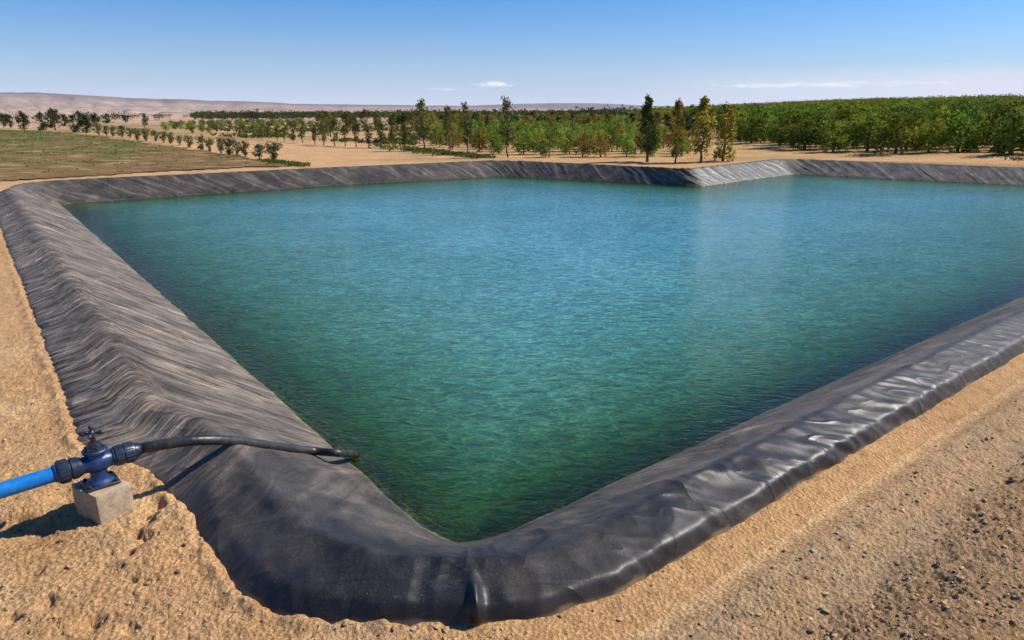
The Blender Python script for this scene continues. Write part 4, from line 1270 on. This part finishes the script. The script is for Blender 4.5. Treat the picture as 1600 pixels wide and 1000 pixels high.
# ------------------------------------------------------------------ hills
def hill(name, label, r0, r1, tops, base_z, colf, seed, rough, nr=70, gully=1.0):
    pxs = np.array([t[0] for t in tops]); pys = np.array([t[1] for t in tops])
    ppx = np.linspace(pxs[0], pxs[-1], 420)
    ptop = np.interp(ppx, pxs, pys)
    taz = (ppx - 800) / (F / CP)           # tan azimuth at the horizon row
    az = np.arctan(taz)
    rr = np.linspace(r0, r1, nr)
    RR, AA = np.meshgrid(rr, az, indexing='ij'); X = RR * np.sin(AA); Y = RR * np.cos(AA)
    # crest height: row -> z at r_c
    rc = r0 + .80 * (r1 - r0)
    depr = (ptop - 168) / (F / CP)
    ztop = HC - depr * rc * np.cos(az)
    t = (RR - r0) / (r1 - r0)
    ph = AA * 26
    tt = t * 7 + .8 * fbm(ph * .8, t * 5, 3, seed)
    g = fbm(ph * gully, tt * .5, 4, seed + 1)
    gl = 1 - np.abs(fbm(ph * 1.6 * gully + .7 * pn(ph * 2, tt, seed + 3), tt, 5, seed + 5, .6)) * 2.4
    prof = np.interp(np.clip(t + .09 * g, 0, 1), [0, .25, .45, .58, .66, .72, .80, 1.0], [0, .10, .26, .46, .66, .86, 1.0, .98])
    prof = np.clip(prof - rough * (.5 - gl * .5) * np.sin(np.clip(t / .8, 0, 1) * np.pi), 0, 1.0)
    edge = smooth(0, .03, np.linspace(0, 1, len(ppx))) * smooth(1, .97, np.linspace(0, 1, len(ppx))); 
    base = terrain(X, Y) - 4
    Z = base + (ztop[None, :] - base) * prof
    Z = np.where(t > .8, Z - (t - .8) * 40, Z)
    col = colf(X, Y, prof, g, gl)
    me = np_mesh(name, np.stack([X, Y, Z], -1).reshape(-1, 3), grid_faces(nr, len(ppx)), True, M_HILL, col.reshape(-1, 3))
    o = link(name, me); tag(o, label, 'hills', kind='structure')


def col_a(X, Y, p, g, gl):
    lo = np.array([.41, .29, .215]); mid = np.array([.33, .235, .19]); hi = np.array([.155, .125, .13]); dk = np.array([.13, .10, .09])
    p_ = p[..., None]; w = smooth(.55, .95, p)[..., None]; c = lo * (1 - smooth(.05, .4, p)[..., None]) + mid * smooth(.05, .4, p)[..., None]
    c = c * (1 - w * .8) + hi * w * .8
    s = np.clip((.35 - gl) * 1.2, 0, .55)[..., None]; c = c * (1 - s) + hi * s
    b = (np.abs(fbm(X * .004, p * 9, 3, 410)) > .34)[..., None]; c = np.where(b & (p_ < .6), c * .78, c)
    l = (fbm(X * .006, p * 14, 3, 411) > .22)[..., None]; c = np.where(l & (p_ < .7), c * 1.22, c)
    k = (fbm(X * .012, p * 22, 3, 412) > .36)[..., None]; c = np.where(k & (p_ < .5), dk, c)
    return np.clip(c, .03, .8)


def col_b(X, Y, p, g, gl):
    c = np.array([.17, .13, .15]) + np.zeros(X.shape + (3,)); w = smooth(.45, .1, p)[..., None]
    return c * (1 - w) + w * np.array([.44, .31, .25])


def col_c(X, Y, p, g, gl):
    c = np.array([.50, .37, .29]) + np.zeros(X.shape + (3,)); k = (fbm(X * .003, p * 12, 3, 430) > .1)[..., None]
    c = np.where(k, c * np.array([.7, .74, .82]), c); w = smooth(.9, 1, p)[..., None]
    return c * (1 - w) + w * np.array([.24, .23, .26])


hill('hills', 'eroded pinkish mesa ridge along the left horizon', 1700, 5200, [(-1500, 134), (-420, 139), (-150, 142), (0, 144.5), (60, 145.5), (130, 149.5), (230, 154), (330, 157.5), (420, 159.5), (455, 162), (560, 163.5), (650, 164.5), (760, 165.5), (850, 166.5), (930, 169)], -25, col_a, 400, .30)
hill('hills', 'low bluish mesa on the middle of the horizon', 5600, 8400, [(640, 168.5), (720, 165.5), (800, 162.6), (850, 161.5), (930, 161.5), (975, 163.5), (1010, 165), (1060, 166), (1150, 168)], -40, col_b, 420, .08)
hill('hills', 'pale far plain rising along the right horizon', 4300, 7600, [(980, 169), (1060, 166.3), (1150, 165), (1300, 160.5), (1450, 157), (1600, 153.5), (1750, 150), (2050, 148)], -40, col_c, 440, .06)

# ------------------------------------------------------------------ haze
HAZE = True
if HAZE:
    m = bpy.data.materials.new('air'); m.use_nodes = True; nt = m.node_tree; nt.nodes.clear()
    out = nd(nt, 'ShaderNodeOutputMaterial'); pv = nd(nt, 'ShaderNodeVolumePrincipled')
    pv.inputs['Color'].default_value = (.90, .94, 1.0, 1); pv.inputs['Density'].default_value = 4.2e-5; pv.inputs['Anisotropy'].default_value = .0
    nt.links.new(pv.outputs[0], out.inputs['Volume'])
    mb = MB().box((0, 0, 80), np.eye(3), (9600, 9600, 180)); o = mb.build('haze', m); tag(o, 'pale blue haze in the air over the plain', 'haze', kind='stuff')

# ------------------------------------------------------------------ sky, sun, camera
w = bpy.data.worlds.new('World'); scene.world = w; w.use_nodes = True; nt = w.node_tree; nt.nodes.clear()
out = nd(nt, 'ShaderNodeOutputWorld'); bg = nd(nt, 'ShaderNodeBackground'); bg.inputs['Strength'].default_value = .10
sky = nd(nt, 'ShaderNodeTexSky', sky_type='NISHITA'); sky.sun_disc = False; sky.sun_elevation = SUN_EL
sky.sun_rotation = math.pi / 2 - SUN_AZ; sky.altitude = 600; sky.air_density = 1.0; sky.dust_density = 1.4; sky.ozone_density = 3.0
tc = nd(nt, 'ShaderNodeTexCoord'); sp = nd(nt, 'ShaderNodeSeparateXYZ'); nt.links.new(tc.outputs['Generated'], sp.inputs[0])


def mth(op, a, b=None, c=None):
    q = nd(nt, 'ShaderNodeMath', operation=op)
    for i, v in enumerate((a, b, c)):
        if v is None: continue
        if hasattr(v, 'links'): nt.links.new(v, q.inputs[i])
        else: q.inputs[i].default_value = v
    return q.outputs[0]


az = mth('ARCTAN2', sp.outputs[0], sp.outputs[1])        # 0 ahead, + to the right
el = mth('ARCSINE', sp.outputs[2])
cv = nd(nt, 'ShaderNodeCombineXYZ'); nt.links.new(mth('MULTIPLY', az, 48.0), cv.inputs[0]); nt.links.new(mth('MULTIPLY', el, 170.0), cv.inputs[1])
cn = noise(nt, cv.outputs[0], 1.0, 6, .6, .3)


def bell(v, c, wd): return mth('POWER', 2.718, mth('MULTIPLY', mth('POWER', mth('ABSOLUTE', mth('DIVIDE', mth('SUBTRACT', v, c), wd)), 2.0), -1.0))


def cloud(azc, azw, elc, elw, lo, hi, k):
    e = mth('MULTIPLY', bell(az, azc, azw), bell(el, elc, elw))
    return mth('MULTIPLY', gray(nt, mth('MULTIPLY', cn.outputs[0], e), lo, hi), k)


c1 = cloud(-.025, .040, .0300, .0055, .28, .56, .9)
c2 = cloud(.40, .24, .0275, .0058, .34, .66, .75)
c3 = cloud(-.09, .05, .024, .004, .34, .55, .35)
c4 = mth('MULTIPLY', mth('MULTIPLY', gray(nt, az, .12, .55), gray(nt, mth('ADD', el, mth('MULTIPLY', cn.outputs[0], .014)), .058, .036)), .85)
cl = mth('MINIMUM', mth('ADD', mth('ADD', c1, c2), c3), 1.0)
grade = nd(nt, 'ShaderNodeHueSaturation'); grade.inputs['Saturation'].default_value = 1.22; nt.links.new(mixc(nt, 1.0, sky.outputs[0], (.51, .72, 1.0, 1), 'MULTIPLY'), grade.inputs['Color'])
hz = mth('POWER', 2.718, mth('MULTIPLY', mth('MAXIMUM', el, 0.0), -19.0))
gr_ = mixc(nt, mth('MULTIPLY', hz, .92), grade.outputs[0], (5.3, 5.9, 7.5, 1))
s1 = mixc(nt, c4, gr_, (6.0, 6.2, 7.0, 1)); s2 = mixc(nt, cl, s1, (8.6, 8.6, 8.9, 1))
nt.links.new(s2, bg.inputs[0]); nt.links.new(bg.outputs[0], out.inputs[0])

sd = bpy.data.lights.new('sun', 'SUN'); sd.energy = 4.8; sd.angle = R(.53); sd.color = (1, .93, .82)
so = bpy.data.objects.new('sun', sd); C.objects.link(so)
dv = Vector((math.cos(SUN_EL) * math.cos(SUN_AZ), math.cos(SUN_EL) * math.sin(SUN_AZ), math.sin(SUN_EL)))
so.rotation_euler = dv.to_track_quat('Z', 'Y').to_euler(); so.location = dv * 60

cd = bpy.data.cameras.new('camera'); cd.sensor_width = 36; cd.lens = F / 1600 * 36; cd.clip_start = .05; cd.clip_end = 40000
co = bpy.data.objects.new('camera', cd); C.objects.link(co); co.location = (0, 0, HC); co.rotation_euler = (math.pi / 2 - PITCH, 0, 0)
scene.camera = co
scene.view_settings.view_transform = 'Standard'; scene.view_settings.look = 'None'; scene.view_settings.exposure = .48; scene.view_settings.gamma = 1
scene.cycles.max_bounces = 6; scene.cycles.transparent_max_bounces = 8; scene.cycles.volume_bounces = 0
